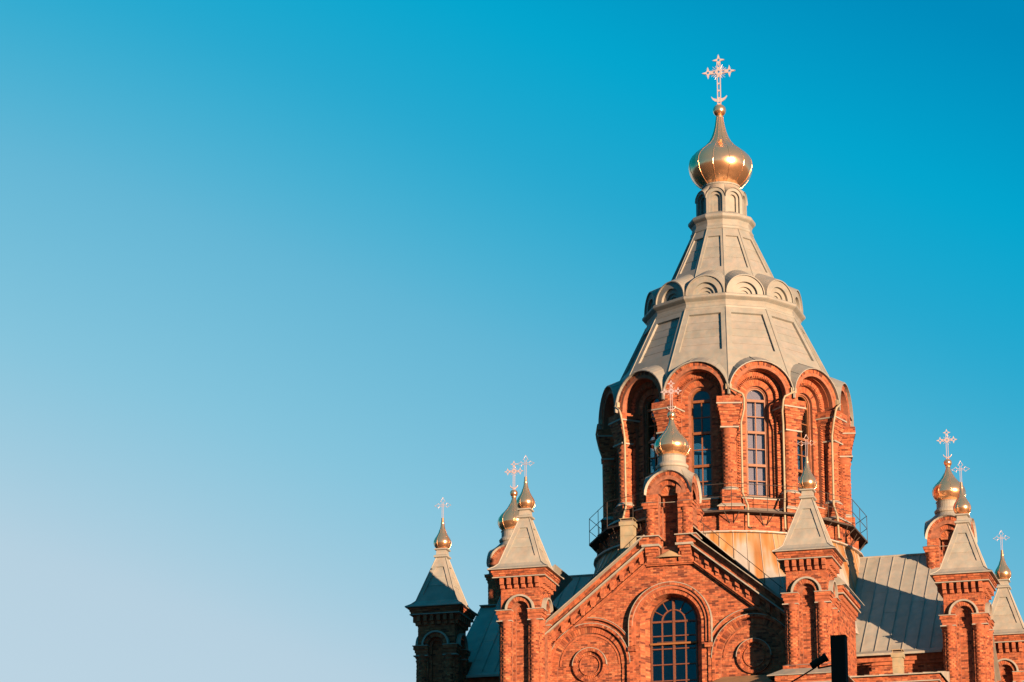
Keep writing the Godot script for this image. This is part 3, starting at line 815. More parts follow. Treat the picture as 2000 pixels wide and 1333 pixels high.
# ------------------------------------------------------------------ tower
func make_tower() -> void:
	var turn := -1.4
	var dr := part("tower_drum", church, "twelve-sided brick drum with arched windows between round columns")
	dr.rotation_degrees.y = turn
	var bay := mb(MORTAR); var br := mb(); var fl := mb(SHEET)
	var cy := 33.72
	# one bay, facing +z
	bay.prism(u_shape(1.0, 0.72, 29.3, cy, 24), 3.88, 4.32)
	bay.prism(u_shape(0.72, 0.46, 29.3, cy, 24), 3.88, 4.17)
	bay.prism(u_shape(0.46, 0.40, 29.3, cy, 24), 3.86, 4.06)
	bay.box(-1.0, 1.0, 28.9, 29.8, 3.75, 4.12)
	brick_rect(br, Vector3(-1.0, 29.45, 4.32), Vector3.RIGHT, 0.28, cy - 29.45); brick_rect(br, Vector3(0.72, 29.45, 4.32), Vector3.RIGHT, 0.28, cy - 29.45)
	voussoirs(br, 0, cy, 0.72, 1.0, 0, PI, 4.32, 0.07)
	brick_rect(br, Vector3(-0.72, 29.8, 4.17), Vector3.RIGHT, 0.26, cy - 29.8); brick_rect(br, Vector3(0.46, 29.8, 4.17), Vector3.RIGHT, 0.26, cy - 29.8)
	voussoirs(br, 0, cy, 0.47, 0.71, 0, PI, 4.17, 0.07)
	for q in [-1, 1]:                                                            # toothed strip beside the window, carried round the arch
		for i in 40:
			var y := 29.85 + i * 0.097
			bay.box(q * 0.77 - 0.05, q * 0.77 + 0.05, y, y + 0.05, 4.32, 4.38, bcol())
		bay.box(q * 1.10 - 0.1, q * 1.10 + 0.105, 28.9, cy + 0.1, 3.85, 4.31)
		brick_rect(br, Vector3(-1.2 if q < 0 else 1.0, 29.45, 4.312), Vector3.RIGHT, 0.2, cy - 29.45)
	for i in 34:
		var a := PI * (i + 0.5) / 34; var b := a + 0.045
		bay.quad(Vector3(cos(a) * 0.73, cy + sin(a) * 0.73, 4.38), Vector3(cos(a) * 0.82, cy + sin(a) * 0.82, 4.38), Vector3(cos(b) * 0.82, cy + sin(b) * 0.82, 4.38), Vector3(cos(b) * 0.73, cy + sin(b) * 0.73, 4.38), bcol())
		bay.quad(Vector3(cos(a) * 0.82, cy + sin(a) * 0.82, 4.32), Vector3(cos(a) * 0.73, cy + sin(a) * 0.73, 4.32), Vector3(cos(a) * 0.73, cy + sin(a) * 0.73, 4.38), Vector3(cos(a) * 0.82, cy + sin(a) * 0.82, 4.38), bcol())
	bay.arch(0, cy, 1.0, 1.27, 0, PI, 4.0, 4.75, 30)                             # outer order
	voussoirs(br, 0, cy, 1.12, 1.26, 0, PI, 4.75, 0.07)
	voussoirs(br, 0, cy, 1.0, 1.11, 0, PI, 4.735, 0.07)
	bay.arch(0, cy, 0.985, 1.03, 0, PI, 4.3, 4.55, 30, Color(0.336, 0.101, 0.042))
	bay.box(1.0, 1.255, 33.5, cy, 4.0, 4.75); bay.box(-1.255, -1.0, 33.5, cy, 4.0, 4.75)
	brick_rect(br, Vector3(1.0, 33.5, 4.75), Vector3.RIGHT, 0.25, 0.22); brick_rect(br, Vector3(-1.25, 33.5, 4.75), Vector3.RIGHT, 0.25, 0.22)
	# sill and sloped apron
	fl.quad(Vector3(-0.74, 29.66, 4.46), Vector3(0.74, 29.66, 4.46), Vector3(0.62, 29.84, 4.04), Vector3(-0.62, 29.84, 4.04)); fl.quad(Vector3(-0.74, 29.62, 4.46), Vector3(0.74, 29.62, 4.46), Vector3(0.74, 29.66, 4.46), Vector3(-0.74, 29.66, 4.46))
	bay.box(-0.70, 0.70, 29.28, 29.63, 4.1, 4.42)
	brick_rect(br, Vector3(-0.7, 29.3, 4.42), Vector3.RIGHT, 1.4, 0.32)
	fl.quad(Vector3(-1.28, 29.02, 4.90), Vector3(1.28, 29.02, 4.90), Vector3(1.2, 29.34, 4.32), Vector3(-1.2, 29.34, 4.32), SHEET * 0.8)
	bay.quad(Vector3(-1.3, 27.6, 4.86), Vector3(1.3, 27.6, 4.86), Vector3(1.3, 29.02, 4.86), Vector3(-1.3, 29.02, 4.86))
	brick_rect(br, Vector3(-1.25, 28.22, 4.86), Vector3.RIGHT, 2.5, 0.78)
	var bw := put(bay, "bay_wall", "brick", dr); var bb := put(br, "bricks", "brick", dr, "stuff"); var bf := put(fl, "sill", "sheet", dr)
	for k in range(1, 12):
		var T := roty(30.0 * k)
		copy_mesh(bw, T, dr); copy_mesh(bf, T, dr)
		var q := copy_mesh(bb, T, dr)
		q.set_meta("kind", "stuff")
	# piers with engaged columns, turned so that +z points outwards
	var pc := mb(Color(0.320, 0.099, 0.044)); var pb := mb(); var pf := mb(SHEET)
	var O := Transform3D(Basis.IDENTITY, Vector3(0, 0, 4.585))
	pc.T = O; pb.T = O; pf.T = O
	var sq := sqrt(2.0)
	pc.lathe([Vector2(0.268, 29.8), Vector2(0.268, 32.02), Vector2(0.31, 32.05), Vector2(0.32, 32.1), Vector2(0.29, 32.14), Vector2(0.29, 32.2), Vector2(0.34, 32.3)], 24, true)
	brick_column(pb, 0, 0, 0.268, 29.98, 32.02)
	pf.lathe([Vector2(0.2, 32.29), Vector2(0.36 * sq, 32.29), Vector2(0.36 * sq, 32.345), Vector2(0.3 * sq, 32.37)], 4, false, PI / 4)
	var steps := [[32.36, 32.62, 0.32], [32.62, 32.78, 0.345], [32.78, 32.94, 0.375], [32.94, 33.06, 0.41], [33.06, 33.2, 0.44]]
	for s in steps:
		pc.box(-s[2], s[2], s[0], s[1], -0.4, s[2]); brick_sides(pb, -s[2], s[2], s[0], s[1], -0.4, s[2], "frl")
	pf.box(-0.49, 0.49, 33.2, 33.255, -0.4, 0.49)
	pc.box(-0.475, 0.475, 33.255, 33.5, -0.4, 0.475); brick_sides(pb, -0.475, 0.475, 33.255, 33.5, -0.4, 0.475, "frl")
	pc.lathe([Vector2(0.475 * sq, 33.5), Vector2(0.2, 33.56)], 4, false, PI / 4)
	pf.lathe([Vector2(0.29, 30.0), Vector2(0.40, 29.88), Vector2(0.40, 29.85)], 24, false)
	pc.box(-0.36, 0.36, 29.3, 29.86, -0.5, 0.36); brick_sides(pb, -0.36, 0.36, 29.3, 29.86, -0.5, 0.36, "frl")
	pf.lathe([Vector2(0.36 * sq, 29.34), Vector2(0.53 * sq, 29.20), Vector2(0.53 * sq, 29.17)], 4, false, PI / 4)
	pc.box(-0.46, 0.46, 27.6, 29.18, -0.5, 0.46); brick_sides(pb, -0.46, 0.46, 28.2, 29.18, -0.5, 0.46, "frl")
	pc.T = Transform3D.IDENTITY; pb.T = pc.T; pf.T = pc.T
	var T0 := roty(15.0)
	var c0 := put(pc, "column", "brick", dr); var b0 := put(pb, "bricks", "brick", dr, "stuff"); var f0 := put(pf, "flashing", "sheet", dr, "stuff")
	c0.transform = T0; b0.transform = T0; f0.transform = T0
	for k in range(1, 12):
		var T := roty(15.0 + 30.0 * k)
		copy_mesh(c0, T, dr); copy_mesh(f0, T, dr).set_meta("kind", "stuff")
		var q := copy_mesh(b0, T, dr)
		q.set_meta("kind", "stuff")
	# windows
	var w0 := make_drum_window(church, false)
	w0.transform = roty(turn) * Transform3D(Basis.IDENTITY, Vector3(0, 0, 3.95))
	var wb := make_drum_window(church, true)
	wb.transform = roty(turn + 30.0) * Transform3D(Basis.IDENTITY, Vector3(0, 0, 3.95))
	wb.set_meta("label", "tall arched tower window with a pale backing behind its panes")
	for k in range(2, 12):
		dup(w0, roty(turn + 30.0 * k) * Transform3D(Basis.IDENTITY, Vector3(0, 0, 3.95)))
	# plastered floor and vault inside the hollow drum
	var inn := mb(Color(0.34, 0.31, 0.26))
	inn.lathe([Vector2(4.1, 28.3), Vector2(0.01, 28.3)], 24, false)
	put(inn, "inner_floor", "plain", dr)
	var vau := mb(Color(0.34, 0.31, 0.26))
	vau.lathe([Vector2(4.1, 34.75), Vector2(3.4, 35.5), Vector2(2.0, 36.1), Vector2(0.01, 36.3)], 24, false)
	put(vau, "inner_vault", "plain", dr)
	# downpipes
	var pipes := [[15.0, 1.0], [45.0, -1.0], [75.0, -1.0], [-45.0, 1.0], [-75.0, -1.0]]
	for pp in pipes:
		var d := mb(Color(0.30, 0.26, 0.19))
		var s: float = pp[1]
		d.tube([Vector3(0, 33.86, 4.96), Vector3(0.04 * s, 33.82, 5.06), Vector3(0.5 * s, 33.56, 5.13), Vector3(0.56 * s, 33.4, 5.11), Vector3(0.56 * s, 33.0, 5.02), Vector3(0.44 * s, 32.5, 4.87), Vector3(0.44 * s, 29.75, 4.85), Vector3(0.62 * s, 29.2, 5.09), Vector3(0.62 * s, 28.35, 5.12), Vector3(0.72 * s, 28.28, 5.25)], 0.042, 8)
		d.box(-0.12, 0.12, 33.8, 34.0, 4.84, 5.0)
		var o := put(d, "downpipe", "sheet", dr)
		o.transform = roty(pp[0])
	# plinth ring gutter
	var pl := mb(SHEET)
	pl.lathe([Vector2(4.8, 28.24), Vector2(5.28, 28.20), Vector2(5.28, 28.14), Vector2(5.15, 28.12)], 48, false)
	put(pl, "gutter_ring", "rusty_sheet", dr)
	# walkway
	var wk := part("walkway", church, "thin steel walkway with railing round the foot of the drum")
	wk.rotation_degrees.y = turn
	var deck := mb(Color(0.05, 0.042, 0.036))
	deck.lathe([Vector2(5.08, 28.90), Vector2(5.45, 28.90), Vector2(5.45, 28.97), Vector2(5.08, 28.97)], 12, false, deg_to_rad(15))
	put(deck, "deck", "painted_steel", wk)
	for k in 12:
		var a := deg_to_rad(15.0 + 30.0 * k); var b := a + deg_to_rad(30.0)
		var da := Vector3(sin(a), 0, cos(a)); var db := Vector3(sin(b), 0, cos(b))
		var rl := mb(Color(0.05, 0.042, 0.036))
		for h in [29.48, 29.98]:
			rl.tube([da * 5.43 + Vector3(0, h, 0), db * 5.43 + Vector3(0, h, 0)], 0.013, 5)
		put(rl, "rail", "painted_steel", wk)
		for q in 2:
			var d := da.lerp(db, q * 0.5) * 5.43
			var po := mb(Color(0.05, 0.042, 0.036))
			po.tube([d + Vector3(0, 28.93, 0), d + Vector3(0, 29.99, 0)], 0.013, 5)
			put(po, "post", "painted_steel", wk)
			var bk := mb(Color(0.05, 0.042, 0.036))
			var inn2 := d * (4.95 / 5.43)
			var tan := Vector3(d.z, 0, -d.x).normalized()
			bk.tube([d * 0.985 + Vector3(0, 28.90, 0) + tan * 0.28, inn2 + Vector3(0, 28.40, 0)], 0.02, 5); bk.tube([d * 0.985 + Vector3(0, 28.90, 0) - tan * 0.28, inn2 + Vector3(0, 28.40, 0)], 0.02, 5)
			put(bk, "bracket", "painted_steel", wk)
	# dome roof -------------------------------------------------
	var dome := part("tower_roof", church, "tall tent-shaped sheet metal roof with sunk panels and two rows of arches")
	dome.rotation_degrees.y = turn
	var fr := mb(DOME)
	var c15 := cos(deg_to_rad(15)); var s15 := sin(deg_to_rad(15))
	var corner := func(r: float, y: float, q: int) -> Vector3: return Vector3(q * r * s15, y, r * c15)
	var p_lo: Array = sunk_face(fr, corner.call(4.15, 35.63, -1), corner.call(4.15, 35.63, 1), corner.call(3.15, 37.68, 1), corner.call(3.15, 37.68, -1), 0.02, 0.875, 0.21, 0.10)
	var rad := func(y: float) -> float: return 4.15 + (35.63 - y) * 0.4878
	var low := PackedVector2Array()                                              # lower apron of the facet, cut out round the arch hood
	for i in 17:
		var a := 0.1 + (PI - 0.2) * i / 16
		low.append(Vector2(cos(a) * 1.2, 33.72 + sin(a) * 1.2))
	for e in [Vector2(-rad.call(33.9) * s15, 33.9), Vector2(-4.15 * s15, 35.63), Vector2(4.15 * s15, 35.63), Vector2(rad.call(33.9) * s15, 33.9)]:
		low.append(e)
	var lt3 := Geometry2D.triangulate_polygon(low)
	for i in range(0, lt3.size(), 3):
		var tp := []
		for j in 3:
			var e := low[lt3[i + j]]
			tp.append(Vector3(e.x, e.y, rad.call(e.y) * c15))
		if (tp[1] - tp[0]).cross(tp[2] - tp[0]).z < 0:
			tp.reverse()
		fr.tri(tp[0], tp[1], tp[2])
	var p_hi: Array = sunk_face(fr, corner.call(2.62, 38.58, -1), corner.call(2.62, 38.58, 1), corner.call(1.24, 41.58, 1), corner.call(1.24, 41.58, -1), 0.37, 0.88, 0.11, 0.07)
	fr.tube([corner.call(4.9, 34.1, 1), corner.call(3.16, 37.68, 1)], 0.02, 6); fr.tube([corner.call(2.65, 38.5, 1), corner.call(1.25, 41.58, 1)], 0.016, 6)
	var f1 := put(fr, "facet", "sheet", dome)
	var pa := mb(DOME); sheet_rows(pa, p_lo, 5)
	var pa1 := put(pa, "panel", "sheet", dome)
	var pb2 := mb(DOME); sheet_rows(pb2, p_hi, 3)
	var pb1 := put(pb2, "panel", "sheet", dome)
	# hood over each arch of the drum: a tilted half barrel
	var hd := mb(DOME)
	var seg := 20
	var hr := 1.30
	for i in seg:
		var a := -0.10 + (PI + 0.2) * i / seg; var b := -0.10 + (PI + 0.2) * (i + 1) / seg
		var A := Vector3(cos(a) * hr, cy + sin(a) * hr, 4.88); var B := Vector3(cos(b) * hr, cy + sin(b) * hr, 4.88)
		var bk := Vector3(0, 0.62, -1.35)
		var tone := DOME * (0.97 + 0.06 * rng.randf())
		hd.quad(A, A + bk, B + bk, B, tone)
		var A2 := Vector3(cos(a) * (hr - 0.035), cy + sin(a) * (hr - 0.035), 4.88); var B2 := Vector3(cos(b) * (hr - 0.035), cy + sin(b) * (hr - 0.035), 4.88)
		hd.quad(A2, A, B, B2, tone)
		hd.quad(A2, B2, B2 + Vector3(0, 0.0, -0.5), A2 + Vector3(0, 0.0, -0.5), tone)
	for a in [0.9, 1.75, 2.4]:
		hd.tube([Vector3(cos(a) * hr, cy + sin(a) * hr, 4.88), Vector3(cos(a) * hr, cy + sin(a) * hr + 0.62, 3.58)], 0.012, 5)
	var h1 := put(hd, "arch_hood", "sheet", dome)
	# small blind arches above the middle cornice
	var kk := mb(DOME)
	var ky := 38.26
	kk.arch(0, ky, 0.50, 0.755, 0, PI, 2.6, 3.02, 24)
	kk.arch(0, ky, 0.32, 0.50, 0, PI, 2.6, 2.91, 20)
	kk.arch(0, ky, 0.19, 0.32, 0, PI, 2.6, 2.83, 16)
	kk.arch(0, ky, 0.0, 0.19, 0, PI, 2.6, 2.77, 12)
	for i in seg:
		var a := PI * i / seg; var b := PI * (i + 1) / seg
		var A := Vector3(cos(a) * 0.79, ky + sin(a) * 0.79, 3.08); var B := Vector3(cos(b) * 0.79, ky + sin(b) * 0.79, 3.08)
		var bk := Vector3(0, 0.50, -1.0)
		kk.quad(A, A + bk, B + bk, B)
		var A2 := Vector3(cos(a) * 0.75, ky + sin(a) * 0.75, 3.08); var B2 := Vector3(cos(b) * 0.75, ky + sin(b) * 0.75, 3.08)
		kk.quad(A2, A, B, B2); kk.quad(A2, B2, B2 + Vector3(0, 0, -0.2), A2 + Vector3(0, 0, -0.2))
	var k1 := put(kk, "blind_arch", "sheet", dome)
	for k in range(1, 12):
		var T := roty(30.0 * k)
		copy_mesh(f1, T, dome); copy_mesh(pa1, T, dome); copy_mesh(pb1, T, dome); copy_mesh(h1, T, dome); copy_mesh(k1, T, dome)
	var co := mb(DOME)
	co.lathe([Vector2(3.10, 37.60), Vector2(3.17, 37.66), Vector2(3.17, 37.74), Vector2(3.10, 37.78), Vector2(3.07, 37.9), Vector2(3.11, 38.0), Vector2(3.22, 38.08), Vector2(3.26, 38.12), Vector2(3.26, 38.2), Vector2(3.22, 38.24), Vector2(2.5, 38.36)], 12, false, deg_to_rad(15))
	put(co, "middle_cornice", "sheet", dome)
	var cp := mb(DOME)
	cp.lathe([Vector2(1.22, 41.54), Vector2(1.27, 41.60), Vector2(1.27, 41.68), Vector2(1.22, 41.74), Vector2(1.20, 41.85), Vector2(1.24, 41.97), Vector2(1.33, 42.04), Vector2(1.36, 42.08), Vector2(1.36, 42.17), Vector2(1.32, 42.22), Vector2(0.9, 42.42)], 12, false, deg_to_rad(15))
	put(cp, "upper_cornice", "sheet", dome)
	# lantern ---------------------------------------------------
	var ln := part("lantern", church, "small octagonal sheet metal lantern of arches under the gilded onion")
	ln.rotation_degrees.y = turn
	var lt := mb(DOME)
	lt.lathe([Vector2(0.80, 42.3), Vector2(0.80, 43.4)], 8, false, deg_to_rad(22.5))
	var lcy := 43.0
	for f in 8:
		lt.T = roty(45.0 * f)
		lt.prism(u_shape(0.395, 0.27, 42.3, lcy, 14), 0.5, 0.955)
		lt.prism(u_shape(0.27, 0.155, 42.3, lcy, 14), 0.5, 0.865)
		lt.prism(arch_poly(0.155, 42.3, lcy), 0.5, 0.775)
	lt.T = Transform3D.IDENTITY
	put(lt, "arcade", "sheet", ln)
	var lh := mb(DOME)
	hood_loft(lh, 8, 1.0, 0.405, lcy, 0.74, 43.66, 0.0, 0.35)
	lh.lathe([Vector2(0.74, 43.64), Vector2(0.78, 43.66), Vector2(0.78, 43.72), Vector2(0.7, 43.74)], 32, false)
	put(lh, "hood", "sheet", ln)
	# great onion -----------------------------------------------
	var on := part("onion_dome", church, "large rose-gold onion dome with raised ribs on the tower")
	on.rotation_degrees.y = turn
	var raw := [Vector2(0.72, 43.70), Vector2(0.86, 43.78), Vector2(1.02, 43.93), Vector2(1.16, 44.12), Vector2(1.26, 44.33), Vector2(1.305, 44.56), Vector2(1.28, 44.77), Vector2(1.17, 44.97), Vector2(1.0, 45.16), Vector2(0.79, 45.34), Vector2(0.59, 45.50), Vector2(0.44, 45.68), Vector2(0.335, 45.88), Vector2(0.26, 46.10), Vector2(0.205, 46.32), Vector2(0.165, 46.55), Vector2(0.135, 46.78)]
	var g := mb()
	g.lathe(raw, 8, true, 0.0, null, 0.0, TAU / 12)
	var g1 := put(g, "gore", "gold", on)
	var rb := mb()
	rb.tube(raw.map(func(p): return Vector3(0, p.y, p.x)), 0.016, 6)
	var r1 := put(rb, "rib", "gold", on)
	for k in range(1, 12):
		copy_mesh(g1, roty(30.0 * k), on); copy_mesh(r1, roty(30.0 * k), on)
	var bl := mb()
	var bp := []
	for i in 17:
		var a := -PI / 2 + PI * i / 16
		bp.append(Vector2(0.262 * cos(a) + 0.003, 47.06 + 0.262 * sin(a)))
	bl.lathe(bp, 36)
	bl.lathe([Vector2(0.13, 46.7), Vector2(0.15, 46.74), Vector2(0.15, 46.80), Vector2(0.12, 46.84), Vector2(0.11, 46.9)], 20, false)
	put(bl, "ball", "gold", on)
	big_cross(church, Vector3(0, 47.30, 0), 1.02, true)

# ------------------------------------------------------------------ roofs and lower masses
func seam_roof(parent: Node3D, p0: Vector3, along: Vector3, down: Vector3, length: float, slope: float, count: int, nn: Vector3) -> void:
	var w := length / count
	for i in count:
		var s := rng.randf_range(0.93, 1.06)
		var m := mb(SHEET * s * 1.1)
		var a := p0 + along * (w * i)
		var cut := slope * (0.36 + 0.3 * rng.randf())
		for q in [[0.0, cut, 0.0], [cut, slope, -0.008]]:
			var o: Vector3 = a + down * float(q[0]) + nn * float(q[2])
			var e: Vector3 = a + down * (float(q[1]) + (0.03 if q[1] == cut else 0.0)) + nn * float(q[2])
			m.quad(e, e + along * w, o + along * w, o)
			m.quad(e - nn * 0.02, e + along * w - nn * 0.02, e + along * w, e)
		var x := along * 0.014
		var up := nn * 0.03
		m.quad(a - x + down * slope + up, a + x + down * slope + up, a + x + up, a - x + up)
		m.quad(a + x + down * slope, a + x, a + x + up, a + x + down * slope + up); m.quad(a - x, a - x + down * slope, a - x + down * slope + up, a - x + up)
		m.quad(a - x + down * slope, a + x + down * slope, a + x + down * slope + up, a - x + down * slope + up)
		put(m, "panel", "sheet", parent)

func make_arm_roof(az: float, r_in: float, r_out: float, label: String) -> void:
	var rf := part("arm_roof", church, label)
	var hw := 5.35; var drop := 4.80
	var sl := sqrt(hw * hw + drop * drop)
	for q in [-1, 1]:
		var down := Vector3(q * hw, -drop, 0) / sl
		var along := Vector3(0, 0, -1.0 * q)
		var nn := Vector3(q * drop, hw, 0) / sl
		var start := Vector3(0, 28.0, r_out if q > 0 else r_in)
		seam_roof(rf, start, along, down, r_out - r_in, sl, roundi((r_out - r_in) / 0.5), nn)
		var ev := mb(SHEET)
		ev.quad(Vector3(q * 5.28, 23.27, r_out), Vector3(q * 5.28, 23.27, r_in), Vector3(q * 5.62, 23.12, r_in), Vector3(q * 5.62, 23.12, r_out))
		ev.quad(Vector3(q * 5.62, 23.12, r_out), Vector3(q * 5.62, 23.12, r_in), Vector3(q * 5.62, 23.04, r_in), Vector3(q * 5.62, 23.04, r_out))
		put(ev, "eave", "sheet", rf)
	var rg := mb(SHEET)
	rg.tube([Vector3(0, 28.02, r_in), Vector3(0, 28.02, r_out)], 0.045, 8)
	put(rg, "ridge", "sheet", rf)
	rf.rotation.y = az
	# side walls below the eaves
	var wl := part("arm_wall", church)
	for q in [-1, 1]:
		var c := mb(MORTAR); var b := mb()
		var x: float = 5.15 * q
		c.box(minf(x, x - q * 0.4), maxf(x, x - q * 0.4), 8.0, 23.25, 4.0, r_out + 0.3)
		brick_rect(b, Vector3(x, 19.6, r_out if q > 0 else r_in), Vector3(0, 0, -1.0 * q), r_out - r_in, 3.5)
		c.box(minf(x, x + q * 0.18), maxf(x, x + q * 0.18), 22.86, 23.08, 4.0, r_out, Color(0.336, 0.103, 0.044)); c.box(minf(x, x + q * 0.1), maxf(x, x + q * 0.1), 22.74, 22.86, 4.0, r_out, Color(0.336, 0.103, 0.044))
		put(c, "wall", "brick", wl); put(b, "bricks", "brick", wl, "stuff")
	wl.rotation.y = az

func make_skirt() -> void:
	var sk := part("skirt_roof", church, "rust-streaked sheet roof flaring out below the drum")
	var cnt := 64
	var rings := 6
	var pts := []
	for k in rings + 1:
		var t := float(k) / rings
		var row := []
		for i in cnt:
			var a := TAU * (i + 0.5) / cnt
			var d := Vector2(sin(a), cos(a))
			# rounded square: half side 5.55, by a superellipse
			var e := 7.0
			var rs := 5.62 / pow(pow(absf(d.x), e) + pow(absf(d.y), e), 1.0 / e)
			var r := lerpf(5.14, rs + 0.3, pow(t, 0.95))
			row.append(Vector3(d.x * r, 28.14 - 4.0 * t - 0.25 * sin(t * PI), d.y * r))
		pts.append(row)
	for i in cnt:
		var m := mb(SHEET * rng.randf_range(0.92, 1.06))
		var j := (i + 1) % cnt
		for k in rings:
			var u0 := float(i) / cnt * 16.0; var u1 := float(i + 1) / cnt * 16.0
			var a: Vector3 = pts[k + 1][i]; var b: Vector3 = pts[k + 1][j]; var d: Vector3 = pts[k][j]; var e: Vector3 = pts[k][i]
			var nn := (b - a).cross(e - a).normalized()
			var q := m.v.size()
			m.vert(a, nn, m.col, Vector2(u0, float(k + 1) / rings)); m.vert(b, nn, m.col, Vector2(u1, float(k + 1) / rings)); m.vert(d, nn, m.col, Vector2(u1, float(k) / rings)); m.vert(e, nn, m.col, Vector2(u0, float(k) / rings))
			for w in [0, 2, 1, 0, 3, 2]:
				m.ix.append(q + w)
		var path := []
		for k in rings + 1:
			path.append(pts[k][i])
		m.tube(path, 0.022, 5)
		put(m, "panel", "rusty_sheet", sk)

func make_corner_block(q: float) -> void:   # cornice block beside the front arm
	var t := part("side_block", church)
	var c := mb(MORTAR); var b := mb(); var f := mb(SHEET)
	c.box(4.6, 5.98, 8.0, 24.75, 6.3, 9.5)
	brick_sides(b, 4.6, 5.98, 20.0, 24.2, 6.3, 9.5, "fr")
	c.box(4.6, 6.12, 24.55, 24.68, 6.2, 9.62, Color(0.336, 0.103, 0.044)); c.box(4.6, 6.17, 24.68, 24.82, 6.2, 9.68, Color(0.344, 0.103, 0.044))
	brick_sides(b, 4.6, 6.17, 24.69, 24.81, 6.2, 9.68, "fr")
	f.box(4.6, 6.19, 24.50, 24.55, 6.2, 9.70)
	var e0 := Vector3(4.6, 24.84, 9.8); var e1 := Vector3(6.3, 24.84, 9.8); var e2 := Vector3(6.3, 24.84, 6.0); var r0 := Vector3(4.7, 26.5, 8.6); var r1 := Vector3(4.7, 26.5, 6.0)
	f.tri(e0, e1, r0); f.quad(e1, e2, r1, r0)
	f.quad(e0 - Vector3(0, 0.03, 0), e1 - Vector3(0, 0.03, 0), e1, e0); f.quad(e1 - Vector3(0, 0.03, 0), e2 - Vector3(0, 0.03, 0), e2, e1)
	put(c, "wall", "brick", t); put(b, "bricks", "brick", t, "stuff"); put(f, "roof", "sheet", t)
	var cb := mb(Color(0.336, 0.103, 0.044))
	cb.box(5.97, 6.11, 24.33, 24.5, -0.06, 0.06); cb.box(5.97, 6.05, 24.2, 24.33, -0.061, 0.061)
	for i in 13:
		var o := put(cb, "corbel", "brick", t) if i == 0 else copy_mesh(t.get_node("corbel"), Transform3D.IDENTITY, t)
		o.position = Vector3(0, 0, 6.45 + i * 0.25)
	if q < 0:
		t.scale = Vector3(-1, 1, 1)

func make_vent(at: Vector3, w: float, h: float, called: String, label: String) -> void:
	var t := part(called, church, label)
	t.position = at
	var m := mb(Color(0.28, 0.25, 0.18))
	m.box(-w / 2, w / 2, -0.8, h - 0.16, -w / 2, w / 2)
	m.box(-w / 2 - 0.04, w / 2 + 0.04, h - 0.16, h, -w / 2 - 0.04, w / 2 + 0.04)
	m.box(-w / 2 - 0.012, w / 2 + 0.012, h * 0.35, h * 0.35 + 0.02, -w / 2 - 0.012, w / 2 + 0.012)
	put(m, "casing", "sheet", t)
	var d := mb(Color(0.12, 0.10, 0.08))
	d.box(-w / 2 + 0.02, w / 2 - 0.02, h - 0.01, h + 0.07, -w / 2 + 0.02, w / 2 - 0.02)
	put(d, "opening", "plain", t)
	var lid := mb(Color(0.3, 0.25, 0.17))
	for q in [Vector2(-1, -1), Vector2(1, -1), Vector2(1, 1), Vector2(-1, 1)]:
		lid.tube([Vector3(q.x * w * 0.47, h, q.y * w * 0.47), Vector3(q.x * w * 0.47, h + 0.12, q.y * w * 0.47)], 0.012, 5)
	lid.box(-w / 2 - 0.03, w / 2 + 0.03, h + 0.11, h + 0.13, -w / 2 - 0.03, w / 2 + 0.03)
	put(lid, "cap", "sheet", t)

